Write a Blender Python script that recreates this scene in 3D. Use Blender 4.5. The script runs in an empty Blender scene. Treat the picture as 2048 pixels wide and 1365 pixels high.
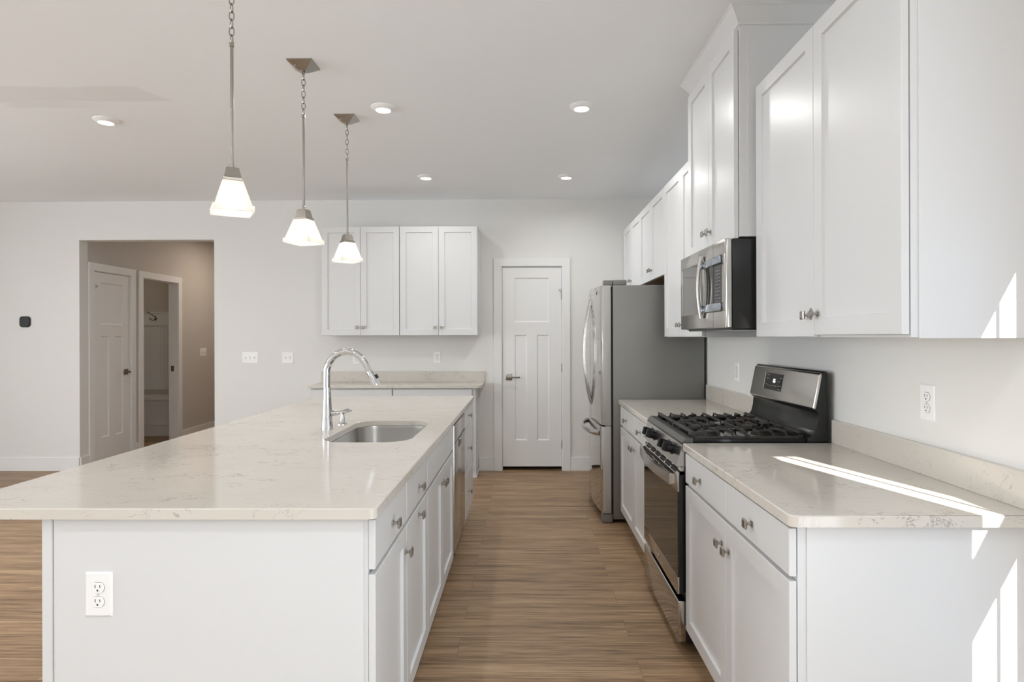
import bpy, bmesh, math, random
from mathutils import Vector, Matrix

random.seed(4)
scene = bpy.context.scene
COL = scene.collection
R = math.radians
PI = math.pi

# ------------------------------------------------------------------ camera
CAM_H, YAW, ROLL, FPX = 1.375, 0.0104, 0.003, 1220.0
fw = Vector((-math.sin(YAW), math.cos(YAW), 0))
rt = Vector((math.cos(YAW), math.sin(YAW), 0))
up = Vector((0, 0, 1))
r2 = rt * math.cos(ROLL) - up * math.sin(ROLL)
u2 = up * math.cos(ROLL) + rt * math.sin(ROLL)
cd = bpy.data.cameras.new('camera')
cam = bpy.data.objects.new('camera', cd)
COL.objects.link(cam)
rot = Matrix((r2, u2, -fw)).transposed().to_4x4()
cam.matrix_world = Matrix.Translation((0, 0, CAM_H)) @ rot
cd.sensor_width = 36.0
cd.lens = 36.0 * FPX / 2048.0
cd.shift_x = -(1038.5 - 1024.0) / 2048.0
cd.shift_y = -(682.5 - 674.2) / 2048.0
cd.clip_start = 0.02
scene.camera = cam

# ------------------------------------------------------------------ world, sun, exposure
w = bpy.data.worlds.new('sky')
scene.world = w
w.use_nodes = True
wb = w.node_tree.nodes['Background']
wb.inputs['Color'].default_value = (0.72, 0.84, 1.0, 1)
wb.inputs['Strength'].default_value = 1.2

sd = bpy.data.lights.new('sun', 'SUN')
sd.energy = 13.0
sd.angle = R(0.53)
sd.color = (1.0, 0.96, 0.9)
sun = bpy.data.objects.new('sun', sd)
COL.objects.link(sun)
sun.rotation_euler = Vector((-0.32, 1.0, -0.61)).to_track_quat('-Z', 'Y').to_euler()

WIN_REAR, WIN_LEFT, WIN_RIGHT = 0.5, 5.4, 4.1        # brightness of the daylight behind the windows out of view

vs = scene.view_settings
vs.view_transform = 'Standard'
vs.look = 'None'
vs.gamma = 1.0
vs.use_curve_mapping = False
vs.exposure = 0.56
cy = scene.cycles
cy.max_bounces = 10
cy.diffuse_bounces = 7
cy.glossy_bounces = 5
cy.transmission_bounces = 4
cy.transparent_max_bounces = 8
cy.use_denoising = True
cy.sample_clamp_indirect = 8.0


def area_light(name, loc, size, power, color, direction=(0, 0, -1), shape='DISK', size_y=None):
    d = bpy.data.lights.new(name, 'AREA')
    d.shape = shape
    d.size = size
    if size_y:
        d.size_y = size_y
    d.energy = power
    d.color = color
    o = bpy.data.objects.new(name, d)
    COL.objects.link(o)
    o.location = loc
    o.rotation_euler = Vector(direction).to_track_quat('-Z', 'Y').to_euler()
    return o


# recessed lamps: the five in view sit in their fixtures, the rest are unseen fill lights added to brighten the room
LAMP_W = 3.2
for lx, ly in ((-.871, 3.74), (.347, 3.742), (-.872, 5.357), (.362, 5.368), (-2.715, 3.925),
               (-2.715, 2.1), (-.871, .4), (.347, .4), (-2.715, .4), (-4.6, 2.1), (-4.6, 3.925), (-4.6, .4),
               (-.871, -1.4), (-2.715, -1.4), (-4.6, -1.4)):
    area_light('recessed_and_fill_lamp', (lx, ly, 2.7675),   .08, LAMP_W * (1.45 if lx > 0 and ly > 3 else .9 if ly > 5 else 1.15), (1.0, .99, .975)).data.spread = R(168)
area_light('hall_lamp', (-3.75, 8.5, 2.74), 0.3, 8.0, (1.0, 0.85, 0.71))
area_light('mudroom_fill', (-5.6, 7.9, 2.74), 0.3, 1.8, (1.0, 0.82, 0.62))  # unseen light added to lift the dim mudroom


# ------------------------------------------------------------------ materials
def nodes(mat):
    mat.use_nodes = True
    return mat.node_tree, mat.node_tree.nodes['Principled BSDF']


def mat(name, col, rough=0.5, metal=0.0, spec=0.5, emit=None, estr=0.0, coat=0.0):
    m = bpy.data.materials.new(name)
    t, b = nodes(m)
    b.inputs['Base Color'].default_value = (*col, 1)
    b.inputs['Roughness'].default_value = rough
    b.inputs['Metallic'].default_value = metal
    b.inputs['Specular IOR Level'].default_value = spec
    b.inputs['Coat Weight'].default_value = coat
    if emit:
        b.inputs['Emission Color'].default_value = (*emit, 1)
        b.inputs['Emission Strength'].default_value = estr
    return m


def N(t, kind, **kw):
    n = t.nodes.new(kind)
    for k, v in kw.items():
        if k.startswith('i_'):
            n.inputs[k[2:].replace('_', ' ')].default_value = v
        else:
            setattr(n, k, v)
    return n


def math_n(t, op, a, b=None, c=None, clamp=False):
    n = t.nodes.new('ShaderNodeMath')
    n.operation = op
    n.use_clamp = clamp
    for i, v in enumerate((a, b, c)):
        if v is None:
            continue
        if isinstance(v, (int, float)):
            n.inputs[i].default_value = v
        else:
            t.links.new(v, n.inputs[i])
    return n.outputs[0]


def mixcol(t, fac, a, b, blend='MIX'):
    n = t.nodes.new('ShaderNodeMix')
    n.data_type = 'RGBA'
    n.blend_type = blend
    for sock, v in ((n.inputs[0], fac), (n.inputs[6], a), (n.inputs[7], b)):
        if isinstance(v, tuple):
            sock.default_value = (*v, 1)
        elif isinstance(v, (int, float)):
            sock.default_value = v
        else:
            t.links.new(v, sock)
    return n.outputs[2]


def mapping(t, scale=(1, 1, 1), loc=(0, 0, 0), rot=(0, 0, 0)):
    tc = N(t, 'ShaderNodeTexCoord')
    g = N(t, 'ShaderNodeNewGeometry')
    mp = N(t, 'ShaderNodeMapping')
    mp.inputs['Scale'].default_value = scale
    mp.inputs['Location'].default_value = loc
    mp.inputs['Rotation'].default_value = rot
    t.links.new(g.outputs['Position'], mp.inputs['Vector'])
    return mp.outputs[0]


def noise(t, vec, scale, detail=4, rough=0.5, dist=0.0):
    n = N(t, 'ShaderNodeTexNoise')
    n.inputs['Scale'].default_value = scale
    n.inputs['Detail'].default_value = detail
    n.inputs['Roughness'].default_value = rough
    n.inputs['Distortion'].default_value = dist
    t.links.new(vec, n.inputs['Vector'])
    return n.outputs['Fac']


def smooth(t, x, lo, hi):
    n = N(t, 'ShaderNodeMapRange')
    n.interpolation_type = 'SMOOTHSTEP'
    n.inputs['From Min'].default_value = lo
    n.inputs['From Max'].default_value = hi
    if isinstance(x, (int, float)):
        n.inputs['Value'].default_value = x
    else:
        t.links.new(x, n.inputs['Value'])
    return n.outputs['Result']


def bump(t, bsdf, h, strength=0.1, dist=0.01):
    n = N(t, 'ShaderNodeBump')
    n.inputs['Strength'].default_value = strength
    n.inputs['Distance'].default_value = dist
    t.links.new(h, n.inputs['Height'])
    t.links.new(n.outputs[0], bsdf.inputs['Normal'])


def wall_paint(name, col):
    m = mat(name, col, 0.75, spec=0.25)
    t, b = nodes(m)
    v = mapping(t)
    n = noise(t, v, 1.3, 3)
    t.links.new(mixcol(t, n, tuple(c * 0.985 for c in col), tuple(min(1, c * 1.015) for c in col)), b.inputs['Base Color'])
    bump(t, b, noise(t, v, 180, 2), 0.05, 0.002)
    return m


MT = {}
MT['wall'] = wall_paint('wall_paint', (0.76, 0.755, 0.735))
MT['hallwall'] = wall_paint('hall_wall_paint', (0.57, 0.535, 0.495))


def ceiling_mat():
    m = mat('ceiling_paint', (0.88, 0.905, 0.93), 0.85, spec=0.15)
    t, b = nodes(m)
    v = mapping(t)
    sep = N(t, 'ShaderNodeSeparateXYZ')
    t.links.new(v, sep.inputs[0])
    nz = noise(t, mapping(t, (1.2, 6, 1)), 1.0, 4)
    nz2 = noise(t, mapping(t, (9, 14, 1)), 1.0, 3)
    off = math_n(t, 'MULTIPLY', math_n(t, 'SUBTRACT', nz, 0.5), 0.10)
    y = math_n(t, 'ADD', sep.outputs[1], off)
    # skim coat over a drywall joint: a long band with a slanted tip, and a second shorter one beside it
    xe = math_n(t, 'ADD', sep.outputs[0], math_n(t, 'MULTIPLY', math_n(t, 'SUBTRACT', 3.62, y), 0.35))
    a = math_n(t, 'MULTIPLY', smooth(t, y, 3.385, 3.41), math_n(t, 'SUBTRACT', 1.0, smooth(t, y, 3.605, 3.635)))
    a = math_n(t, 'MULTIPLY', a, math_n(t, 'SUBTRACT', 1.0, smooth(t, xe, -2.14, -2.09)))
    c = math_n(t, 'MULTIPLY', smooth(t, y, 3.60, 3.62), math_n(t, 'SUBTRACT', 1.0, smooth(t, y, 3.69, 3.71)))
    c = math_n(t, 'MULTIPLY', c, smooth(t, sep.outputs[0], -3.2, -3.05))
    c = math_n(t, 'MULTIPLY', c, math_n(t, 'SUBTRACT', 1.0, smooth(t, sep.outputs[0], -2.9, -2.45)))
    fac = math_n(t, 'MULTIPLY', math_n(t, 'MAXIMUM', a, math_n(t, 'MULTIPLY', c, 0.8)), math_n(t, 'ADD', 0.55, math_n(t, 'MULTIPLY', nz2, 0.7)), clamp=True)
    t.links.new(mixcol(t, fac, (0.88, 0.905, 0.93), (0.81, 0.826, 0.84)), b.inputs['Base Color'])
    return m


MT['ceiling'] = ceiling_mat()


def floor_mat():
    m = mat('wood_plank_floor', (0.2, 0.14, 0.09), 0.42, spec=0.35)
    t, b = nodes(m)
    v = mapping(t, (1, 1, 1), (0.3, 0.06, 0))
    br = N(t, 'ShaderNodeTexBrick')
    br.offset = 0.37
    br.squash = 1.0
    br.inputs['Scale'].default_value = 1.0
    br.inputs['Brick Width'].default_value = 1.22
    br.inputs['Row Height'].default_value = 0.178
    br.inputs['Mortar Size'].default_value = 0.0012
    br.inputs['Mortar Smooth'].default_value = 0.2
    br.inputs['Bias'].default_value = 0.0
    br.inputs['Color1'].default_value = (0, 0, 0, 1)
    br.inputs['Color2'].default_value = (1, 1, 1, 1)
    br.inputs['Mortar'].default_value = (0.5, 0.5, 0.5, 1)
    t.links.new(v, br.inputs['Vector'])
    # grain coordinates shifted per plank
    sx = N(t, 'ShaderNodeSeparateXYZ')
    t.links.new(v, sx.inputs[0])
    cmb = N(t, 'ShaderNodeCombineXYZ')
    t.links.new(math_n(t, 'ADD', math_n(t, 'MULTIPLY', sx.outputs[0], 1.7), math_n(t, 'MULTIPLY', br.outputs['Color'], 7.0)), cmb.inputs[0])
    t.links.new(math_n(t, 'MULTIPLY', sx.outputs[1], 62.0), cmb.inputs[1])
    t.links.new(math_n(t, 'MULTIPLY', br.outputs['Color'], 5.0), cmb.inputs[2])
    g1 = noise(t, cmb.outputs[0], 1.6, 6, 0.62, 0.6)
    cmb0 = N(t, 'ShaderNodeCombineXYZ')
    t.links.new(math_n(t, 'ADD', math_n(t, 'MULTIPLY', sx.outputs[0], 0.9), math_n(t, 'MULTIPLY', br.outputs['Color'], 11.0)), cmb0.inputs[0])
    t.links.new(math_n(t, 'MULTIPLY', sx.outputs[1], 11.0), cmb0.inputs[1])
    g0 = noise(t, cmb0.outputs[0], 1.3, 4, 0.55, 1.0)
    cmb2 = N(t, 'ShaderNodeCombineXYZ')
    t.links.new(math_n(t, 'MULTIPLY', sx.outputs[0], 5.0), cmb2.inputs[0])
    t.links.new(math_n(t, 'MULTIPLY', sx.outputs[1], 160.0), cmb2.inputs[1])
    g2 = noise(t, cmb2.outputs[0], 1.0, 3, 0.6)
    ramp = N(t, 'ShaderNodeValToRGB')
    cr = ramp.color_ramp
    cr.elements[0].position = 0.385
    cr.elements[0].color = (0.118, 0.071, 0.039, 1)
    cr.elements[1].position = 0.63
    cr.elements[1].color = (0.52, 0.36, 0.22, 1)
    e = cr.elements.new(0.5)
    e.color = (0.325, 0.209, 0.119, 1)
    t.links.new(math_n(t, 'ADD', math_n(t, 'ADD', math_n(t, 'MULTIPLY', g1, 0.44), math_n(t, 'MULTIPLY', g2, 0.26)), math_n(t, 'MULTIPLY', g0, 0.30)), ramp.inputs[0])
    tone = math_n(t, 'ADD', 0.95, math_n(t, 'MULTIPLY', br.outputs['Color'], 0.1))
    cmb3 = N(t, 'ShaderNodeCombineXYZ')
    for i in range(3):
        t.links.new(tone, cmb3.inputs[i])
    c = mixcol(t, 1.0, ramp.outputs[0], cmb3.outputs[0], 'MULTIPLY')
    c = mixcol(t, math_n(t, 'MULTIPLY', br.outputs['Fac'], 0.45), c, (0.07, 0.05, 0.035))
    t.links.new(c, b.inputs['Base Color'])
    t.links.new(math_n(t, 'ADD', 0.36, math_n(t, 'MULTIPLY', g2, 0.16)), b.inputs['Roughness'])
    bump(t, b, g2, 0.12, 0.002)
    return m


MT['floor'] = floor_mat()


def quartz_mat():
    m = mat('veined_quartz', (0.76, 0.735, 0.69), 0.11, spec=0.5)
    t, b = nodes(m)
    v = mapping(t, (3.2, 5.2, 4.2), rot=(0, 0, 0.25))
    n1 = noise(t, v, 2.1, 7, 0.62, 1.3)
    n2 = noise(t, mapping(t, (4.5, 8.0, 6.0), (7, 3, 1)), 1.7, 6, 0.6, 1.4)
    msk = noise(t, mapping(t, (3, 5, 4), (2, 9, 4)), 1.0, 3)
    l1 = math_n(t, 'SUBTRACT', 1.0, smooth(t, math_n(t, 'ABSOLUTE', math_n(t, 'SUBTRACT', n1, 0.5)), 0.0, 0.013))
    l2 = math_n(t, 'SUBTRACT', 1.0, smooth(t, math_n(t, 'ABSOLUTE', math_n(t, 'SUBTRACT', n2, 0.52)), 0.0, 0.011))
    mk1 = smooth(t, msk, 0.53, 0.63)
    mk2 = smooth(t, math_n(t, 'SUBTRACT', 1.0, msk), 0.47, 0.62)
    vein = math_n(t, 'MAXIMUM', math_n(t, 'MULTIPLY', l1, mk1), math_n(t, 'MULTIPLY', math_n(t, 'MULTIPLY', l2, mk2), 0.6))
    cloud = noise(t, v, 1.0, 3)
    base = mixcol(t, cloud, (0.65, 0.615, 0.56), (0.605, 0.565, 0.505))
    speck = smooth(t, noise(t, mapping(t), 160, 2), 0.62, 0.75)
    base = mixcol(t, math_n(t, 'MULTIPLY', speck, 0.12), base, (0.6, 0.57, 0.52))
    c = mixcol(t, math_n(t, 'MULTIPLY', vein, 0.74), base, (0.22, 0.2, 0.175))
    t.links.new(c, b.inputs['Base Color'])
    return m


MT['quartz'] = quartz_mat()


def steel_mat(name, col, rough, stretch=(1, 400, 1), amt=0.06, metal=1.0):
    m = mat(name, col, rough, metal)
    t, b = nodes(m)
    n = noise(t, mapping(t, stretch), 1.0, 3)
    t.links.new(math_n(t, 'ADD', rough - amt / 2, math_n(t, 'MULTIPLY', n, amt)), b.inputs['Roughness'])
    k = mixcol(t, n, tuple(c * 0.95 for c in col), tuple(min(1, c * 1.05) for c in col))
    t.links.new(k, b.inputs['Base Color'])
    return m


MT['steel'] = steel_mat('brushed_stainless_steel', (0.54, 0.525, 0.50), 0.2, (3, 3, 500))
MT['door_steel'] = steel_mat('smooth_stainless_door', (0.55, 0.535, 0.51), 0.085, (3, 3, 400), 0.03)
MT['front_lip'] = mat('dark_grey_steel_lip', (0.075, 0.072, 0.068), 0.3, 0.4)
MT['door_edge'] = mat('pale_grey_door_edge', (0.48, 0.47, 0.445), 0.35, 0.25)  # paler, rougher grey for the side faces of the refrigerator doors
MT['bowl'] = steel_mat('satin_sink_steel', (0.52, 0.505, 0.48), 0.3, (300, 3, 3))
MT['nickel'] = steel_mat('brushed_nickel', (0.38, 0.355, 0.32), 0.26, (2, 2, 300))
MT['knob'] = steel_mat('knob_nickel', (0.42, 0.395, 0.365), 0.28, (60, 60, 60))
MT['chrome'] = mat('polished_chrome', (0.68, 0.68, 0.69), 0.05, 1.0)
MT['fridge_side'] = steel_mat('textured_grey_fridge_steel', (0.25, 0.247, 0.235), 0.38, (90, 90, 90), 0.1, 0.55)
MT['fridge_cap'] = mat('grey_plastic', (0.19, 0.185, 0.17), 0.5)
MT['cabinet'] = mat('white_cabinet_paint', (0.69, 0.698, 0.702), 0.32, spec=0.45)
MT['trimpaint'] = mat('white_trim_paint', (0.80, 0.802, 0.796), 0.4, spec=0.4)
MT['dark'] = mat('dark_gap', (0.012, 0.012, 0.012), 0.8)
MT['toe'] = mat('mid_grey', (0.5, 0.5, 0.5), 0.6)  # plain grey for outlet screws and switch slots
MT['rawwood'] = mat('raw_brown_plywood', (0.26, 0.15, 0.08), 0.7)
MT['black'] = mat('black_enamel', (0.010, 0.010, 0.011), 0.12, spec=0.25)
MT['blackside'] = mat('satin_black_steel', (0.016, 0.017, 0.017), 0.2, spec=0.35)
MT['iron'] = mat('cast_iron', (0.035, 0.03, 0.027), 0.5, spec=0.4)
MT['blackglass'] = mat('black_oven_glass', (0.012, 0.011, 0.010), 0.06, spec=0.5)
MT['mwglass'] = mat('grey_microwave_glass', (0.13, 0.125, 0.12), 0.05, spec=0.9, metal=0.35)
MT['plastic'] = mat('white_plastic', (0.88, 0.88, 0.875), 0.35)
MT['slot'] = mat('outlet_slot', (0.05, 0.05, 0.05), 0.7)
MT['darkplastic'] = mat('black_plastic', (0.012, 0.012, 0.013), 0.4)
MT['film'] = mat('clear_blue_protective_film', (0.42, 0.46, 0.52), 0.12, 0.85)
MT['bronze'] = steel_mat('bronze_metal', (0.27, 0.22, 0.17), 0.3, (80, 80, 80))
MT['digits'] = mat('lit_clock_digits', (0.1, 0.1, 0.1), 0.5, emit=(0.9, 0.95, 1.0), estr=1.2)
MT['legend'] = mat('printed_legend', (0.3, 0.3, 0.3), 0.5)
MT['lens'] = mat('led_lens', (0.9, 0.9, 0.9), 0.5, emit=(1.0, 0.97, 0.92), estr=9.0)
MT['bulb'] = mat('lit_bulb', (0.9, 0.9, 0.9), 0.5, emit=(1.0, 0.95, 0.88), estr=4.0)
MT['daylight_rear'] = mat('daylit_rear_pane', (0.1, 0.1, 0.1), 0.3, emit=(0.9, 0.955, 1.0), estr=WIN_REAR)
MT['daylight_right'] = mat('daylit_right_pane', (0.1, 0.1, 0.1), 0.3, emit=(0.86, 0.935, 1.0), estr=WIN_RIGHT)
MT['daylight_left'] = mat('daylit_left_pane', (0.1, 0.1, 0.1), 0.3, emit=(0.885, 0.945, 1.0), estr=WIN_LEFT)


def shade_mat():
    m = bpy.data.materials.new('frosted_white_glass')
    m.use_nodes = True
    t = m.node_tree
    t.nodes.clear()
    out = N(t, 'ShaderNodeOutputMaterial')
    tr = N(t, 'ShaderNodeBsdfTranslucent')
    tr.inputs['Color'].default_value = (0.95, 0.93, 0.89, 1)
    df = N(t, 'ShaderNodeBsdfDiffuse')
    df.inputs['Color'].default_value = (0.9, 0.89, 0.87, 1)
    gl = N(t, 'ShaderNodeBsdfGlossy')
    gl.inputs['Roughness'].default_value = 0.25
    mx = N(t, 'ShaderNodeMixShader')
    mx.inputs[0].default_value = 0.45
    t.links.new(tr.outputs[0], mx.inputs[1])
    t.links.new(df.outputs[0], mx.inputs[2])
    m2 = N(t, 'ShaderNodeMixShader')
    m2.inputs[0].default_value = 0.05
    t.links.new(mx.outputs[0], m2.inputs[1])
    t.links.new(gl.outputs[0], m2.inputs[2])
    t.links.new(m2.outputs[0], out.inputs[0])
    return m


MT['shade'] = shade_mat()


def pane_mat():
    m = bpy.data.materials.new('clear_window_glass')
    m.use_nodes = True
    t = m.node_tree
    t.nodes.clear()
    out = N(t, 'ShaderNodeOutputMaterial')
    tr = N(t, 'ShaderNodeBsdfTransparent')
    gl = N(t, 'ShaderNodeBsdfGlossy')
    gl.inputs['Roughness'].default_value = 0.02
    mx = N(t, 'ShaderNodeMixShader')
    mx.inputs[0].default_value = 0.05
    t.links.new(tr.outputs[0], mx.inputs[1])
    t.links.new(gl.outputs[0], mx.inputs[2])
    t.links.new(mx.outputs[0], out.inputs[0])
    return m


MT['pane'] = pane_mat()


# ------------------------------------------------------------------ mesh helpers (all in world metres)
def root_loc(o):
    v = Vector((0, 0, 0))
    while o:
        v += o.location
        o = o.parent
    return v


class MB:
    def __init__(s):
        s.bm = bmesh.new()

    def _add(s, tb):
        me = bpy.data.meshes.new('tmp')
        tb.to_mesh(me)
        tb.free()
        s.bm.from_mesh(me)
        bpy.data.meshes.remove(me)
        return s

    def box(s, x0, x1, y0, y1, z0, z1, bev=0.0, seg=2, mx=None):
        tb = bmesh.new()
        bmesh.ops.create_cube(tb, size=1.0)
        for v in tb.verts:
            v.co = Vector(((x0 + x1) / 2 + v.co.x * (x1 - x0), (y0 + y1) / 2 + v.co.y * (y1 - y0), (z0 + z1) / 2 + v.co.z * (z1 - z0)))
        if bev > 0:
            bmesh.ops.bevel(tb, geom=list(tb.edges), offset=bev, segments=seg, affect='EDGES', profile=0.5)
        if mx is not None:
            bmesh.ops.transform(tb, matrix=mx, verts=tb.verts)
        return s._add(tb)

    def loft(s, loops, cap0=True, cap1=True):
        tb = bmesh.new()
        rows = [[tb.verts.new(p) for p in lp] for lp in loops]
        n = len(rows[0])
        for a, b in zip(rows, rows[1:]):
            for i in range(n):
                try:
                    tb.faces.new((a[i], a[(i + 1) % n], b[(i + 1) % n], b[i]))
                except ValueError:
                    pass
        if cap0:
            tb.faces.new(rows[0])
        if cap1:
            tb.faces.new(rows[-1])
        bmesh.ops.recalc_face_normals(tb, faces=tb.faces)
        return s._add(tb)

    def prism(s, poly, axis, a, b, bev=0.0):
        """poly: 2D points in the two other axes in xyz order"""
        def P(p, t):
            return {'x': (t, p[0], p[1]), 'y': (p[0], t, p[1]), 'z': (p[0], p[1], t)}[axis]
        tb = bmesh.new()
        A = [tb.verts.new(P(p, a)) for p in poly]
        B = [tb.verts.new(P(p, b)) for p in poly]
        n = len(poly)
        for i in range(n):
            tb.faces.new((A[i], A[(i + 1) % n], B[(i + 1) % n], B[i]))
        tb.faces.new(A)
        tb.faces.new(B)
        bmesh.ops.recalc_face_normals(tb, faces=tb.faces)
        if bev > 0:
            bmesh.ops.bevel(tb, geom=list(tb.edges), offset=bev, segments=2, affect='EDGES', profile=0.5)
        return s._add(tb)

    def tube(s, pts, r, n=12, closed=False, flat=None):
        """swept circle; r is a radius or a list; flat=(normal, factor) squashes the section along a direction"""
        pts = [Vector(p) for p in pts]
        k = len(pts)
        rr = [r] * k if isinstance(r, (int, float)) else list(r)
        loops = []
        prev = None
        for i, p in enumerate(pts):
            if closed:
                d = pts[(i + 1) % k] - pts[i - 1]
            else:
                d = pts[min(i + 1, k - 1)] - pts[max(i - 1, 0)]
            d.normalize()
            if prev is None:
                a = Vector((0, 0, 1)) if abs(d.z) < 0.9 else Vector((1, 0, 0))
                u = d.cross(a).normalized()
            else:
                u = (prev - d * prev.dot(d)).normalized()
            prev = u
            v = d.cross(u).normalized()
            lp = []
            for j in range(n):
                q = u * math.cos(2 * PI * j / n) * rr[i] + v * math.sin(2 * PI * j / n) * rr[i]
                if flat:
                    fn = Vector(flat[0])
                    q -= fn * q.dot(fn) * (1 - flat[1])
                lp.append(p + q)
            loops.append(lp)
        if closed:
            loops.append(loops[0])
            tb = bmesh.new()
            rows = [[tb.verts.new(p) for p in lp] for lp in loops[:-1]]
            for i in range(k):
                a, b = rows[i], rows[(i + 1) % k]
                for j in range(n):
                    tb.faces.new((a[j], a[(j + 1) % n], b[(j + 1) % n], b[j]))
            bmesh.ops.recalc_face_normals(tb, faces=tb.faces)
            return s._add(tb)
        return s.loft(loops)

    def lathe(s, prof, c, n=32, axis='z', cap0=True, cap1=True):
        loops = []
        for r, h in prof:
            lp = []
            for j in range(n):
                a = 2 * PI * j / n
                x, y = r * math.cos(a), r * math.sin(a)
                lp.append({'z': (c[0] + x, c[1] + y, c[2] + h), 'x': (c[0] + h, c[1] + x, c[2] + y), 'y': (c[0] + x, c[1] + h, c[2] + y)}[axis])
            loops.append(lp)
        return s.loft(loops, cap0, cap1)

    def build(s, name, m, parent=None, loc=None, smooth=True, ang=35):
        off = root_loc(parent) if parent else Vector(loc or (0, 0, 0))
        for v in s.bm.verts:
            v.co -= off
        me = bpy.data.meshes.new(name)
        s.bm.to_mesh(me)
        s.bm.free()
        me.materials.append(MT[m] if isinstance(m, str) else m)
        if smooth:
            me.polygons.foreach_set('use_smooth', [True] * len(me.polygons))
            me.set_sharp_from_angle(angle=R(ang))
        o = bpy.data.objects.new(name, me)
        COL.objects.link(o)
        if parent:
            o.parent = parent
        elif loc:
            o.location = loc
        return o


def tag(o, label, cat=None, group=None, kind=None):
    if label:
        o['label'] = label
    if cat:
        o['category'] = cat
    if group:
        o['group'] = group
    if kind:
        o['kind'] = kind
    return o


def thing(name, label, cat, loc, group=None):
    o = bpy.data.objects.new(name, None)
    o.empty_display_size = 0.1
    COL.objects.link(o)
    o.location = loc
    return tag(o, label, cat, group)


def struct(o, label=None):
    o['kind'] = 'structure'
    if label:
        o['label'] = label
    return o


def dup(root, loc, label=None, rotz=None):
    r = root.copy()
    COL.objects.link(r)
    r.location = loc
    if rotz is not None:
        r.rotation_euler = (0, 0, rotz)
    if label:
        r['label'] = label
    for ch in list(root.children):
        c = ch.copy()
        COL.objects.link(c)
        c.parent = r
        for g in ch.children:
            d = g.copy()
            COL.objects.link(d)
            d.parent = c
    return r


def text_obj(name, body, size, m, parent, origin, xdir, ydir, extrude=0.0004):
    """flat lettering at a world point; xdir = reading direction, ydir = up of the letters"""
    c = bpy.data.curves.new(name, 'FONT')
    c.body = body
    c.size = size
    c.align_x = 'CENTER'
    c.align_y = 'CENTER'
    c.extrude = extrude
    c.materials.append(MT[m])
    o = bpy.data.objects.new(name, c)
    COL.objects.link(o)
    bpy.context.view_layer.update()
    me = bpy.data.meshes.new_from_object(o.evaluated_get(bpy.context.evaluated_depsgraph_get()))
    me.name = name
    bpy.data.objects.remove(o)
    o = bpy.data.objects.new(name, me)
    COL.objects.link(o)
    o.parent = parent
    x = Vector(xdir).normalized()
    y = Vector(ydir).normalized()
    z = x.cross(y)
    o.matrix_local = Matrix.Translation(Vector(origin) - root_loc(parent)) @ Matrix((x, y, z)).transposed().to_4x4()
    return o


# ------------------------------------------------------------------ the room
XW, YB, ZC = 1.335, 6.27, 2.79
XL, YR = -6.6, -3.6
HX = -4.62           # hall side wall, in line with the left edge of the opening

b = MB(); b.box(XL - .2, XW + .25, YR - .2, 10.0, -0.05, 0.0)
struct(b.build('floor', 'floor', smooth=False))
b = MB(); b.box(XL - .2, XW + .25, YR - .2, 10.0, ZC, ZC + .08)
struct(b.build('ceiling', 'ceiling', smooth=False))

DX0, DX1, DZ = -0.250, 0.380, 2.105      # pantry door rough opening
OX1, OZ = -3.215, 2.39                    # hall opening
b = MB()
b.box(XL, HX, YB, YB + .12, 0, ZC)
b.box(HX, OX1, YB, YB + .12, OZ, ZC)
b.box(OX1, DX0, YB, YB + .12, 0, ZC)
b.box(DX0, DX1, YB, YB + .12, DZ, ZC)
b.box(DX1, XW, YB, YB + .12, 0, ZC)
struct(b.build('wall_back', 'wall', smooth=False))

# right wall with the window opening out of view
b = MB()
WY0, WY1, WZ0, WZ1 = 0.5, 1.52, 0.08, 2.05
RW = (-1.7, .3, .1, 2.4)          # a second, plain daylit window behind the camera
b.box(XW, XW + .1, YR, RW[0], 0, ZC)
b.box(XW, XW + .1, RW[0], RW[1], 0, RW[2])
b.box(XW, XW + .1, RW[0], RW[1], RW[3], ZC)
b.box(XW, XW + .1, RW[1], WY0, 0, ZC)
b.box(XW, XW + .1, WY1, 10.0, 0, ZC)
b.box(XW, XW + .1, WY0, WY1, 0, WZ0)
b.box(XW, XW + .1, WY0, WY1, WZ1, ZC)
struct(b.build('wall_right', 'wall', smooth=False))
g = MB()
ya, yb_, ym = 0.955 + .055, 1.40, 1.235
g.box(XW, XW + .012, WY0, ya, WZ0, WZ1)
g.box(XW, XW + .012, yb_, WY1, WZ0, WZ1)
g.box(XW, XW + .012, ya, yb_, WZ0, .30)
g.box(XW, XW + .012, ya, yb_, .935, 1.13)
g.box(XW, XW + .012, ya, yb_, 1.68, WZ1)
g.box(XW + .002, XW + .01, ym - .006, ym + .006, .30, 1.68)
w1 = struct(g.build('window_1', 'trimpaint', smooth=False))
g = MB(); g.box(XW + .0055, XW + .0065, ya + .001, yb_ - .001, .301, 1.679)
g.build('pane', 'pane', w1, smooth=False)


g = MB()
g.box(XW - .012, XW, RW[0] - .07, RW[0], RW[2], RW[3] + .07); g.box(XW - .012, XW, RW[1], RW[1] + .07, RW[2], RW[3] + .07)
g.box(XW - .012, XW, RW[0], RW[1], RW[3], RW[3] + .07); g.box(XW + .03, XW + .06, -.715, -.685, RW[2], RW[3])
w7 = struct(g.build('window_7', 'trimpaint', smooth=False))
g = MB(); g.box(XW + .07, XW + .08, RW[0], RW[1], RW[2], RW[3])
g.build('pane', 'daylight_right', w7, smooth=False)


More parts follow.
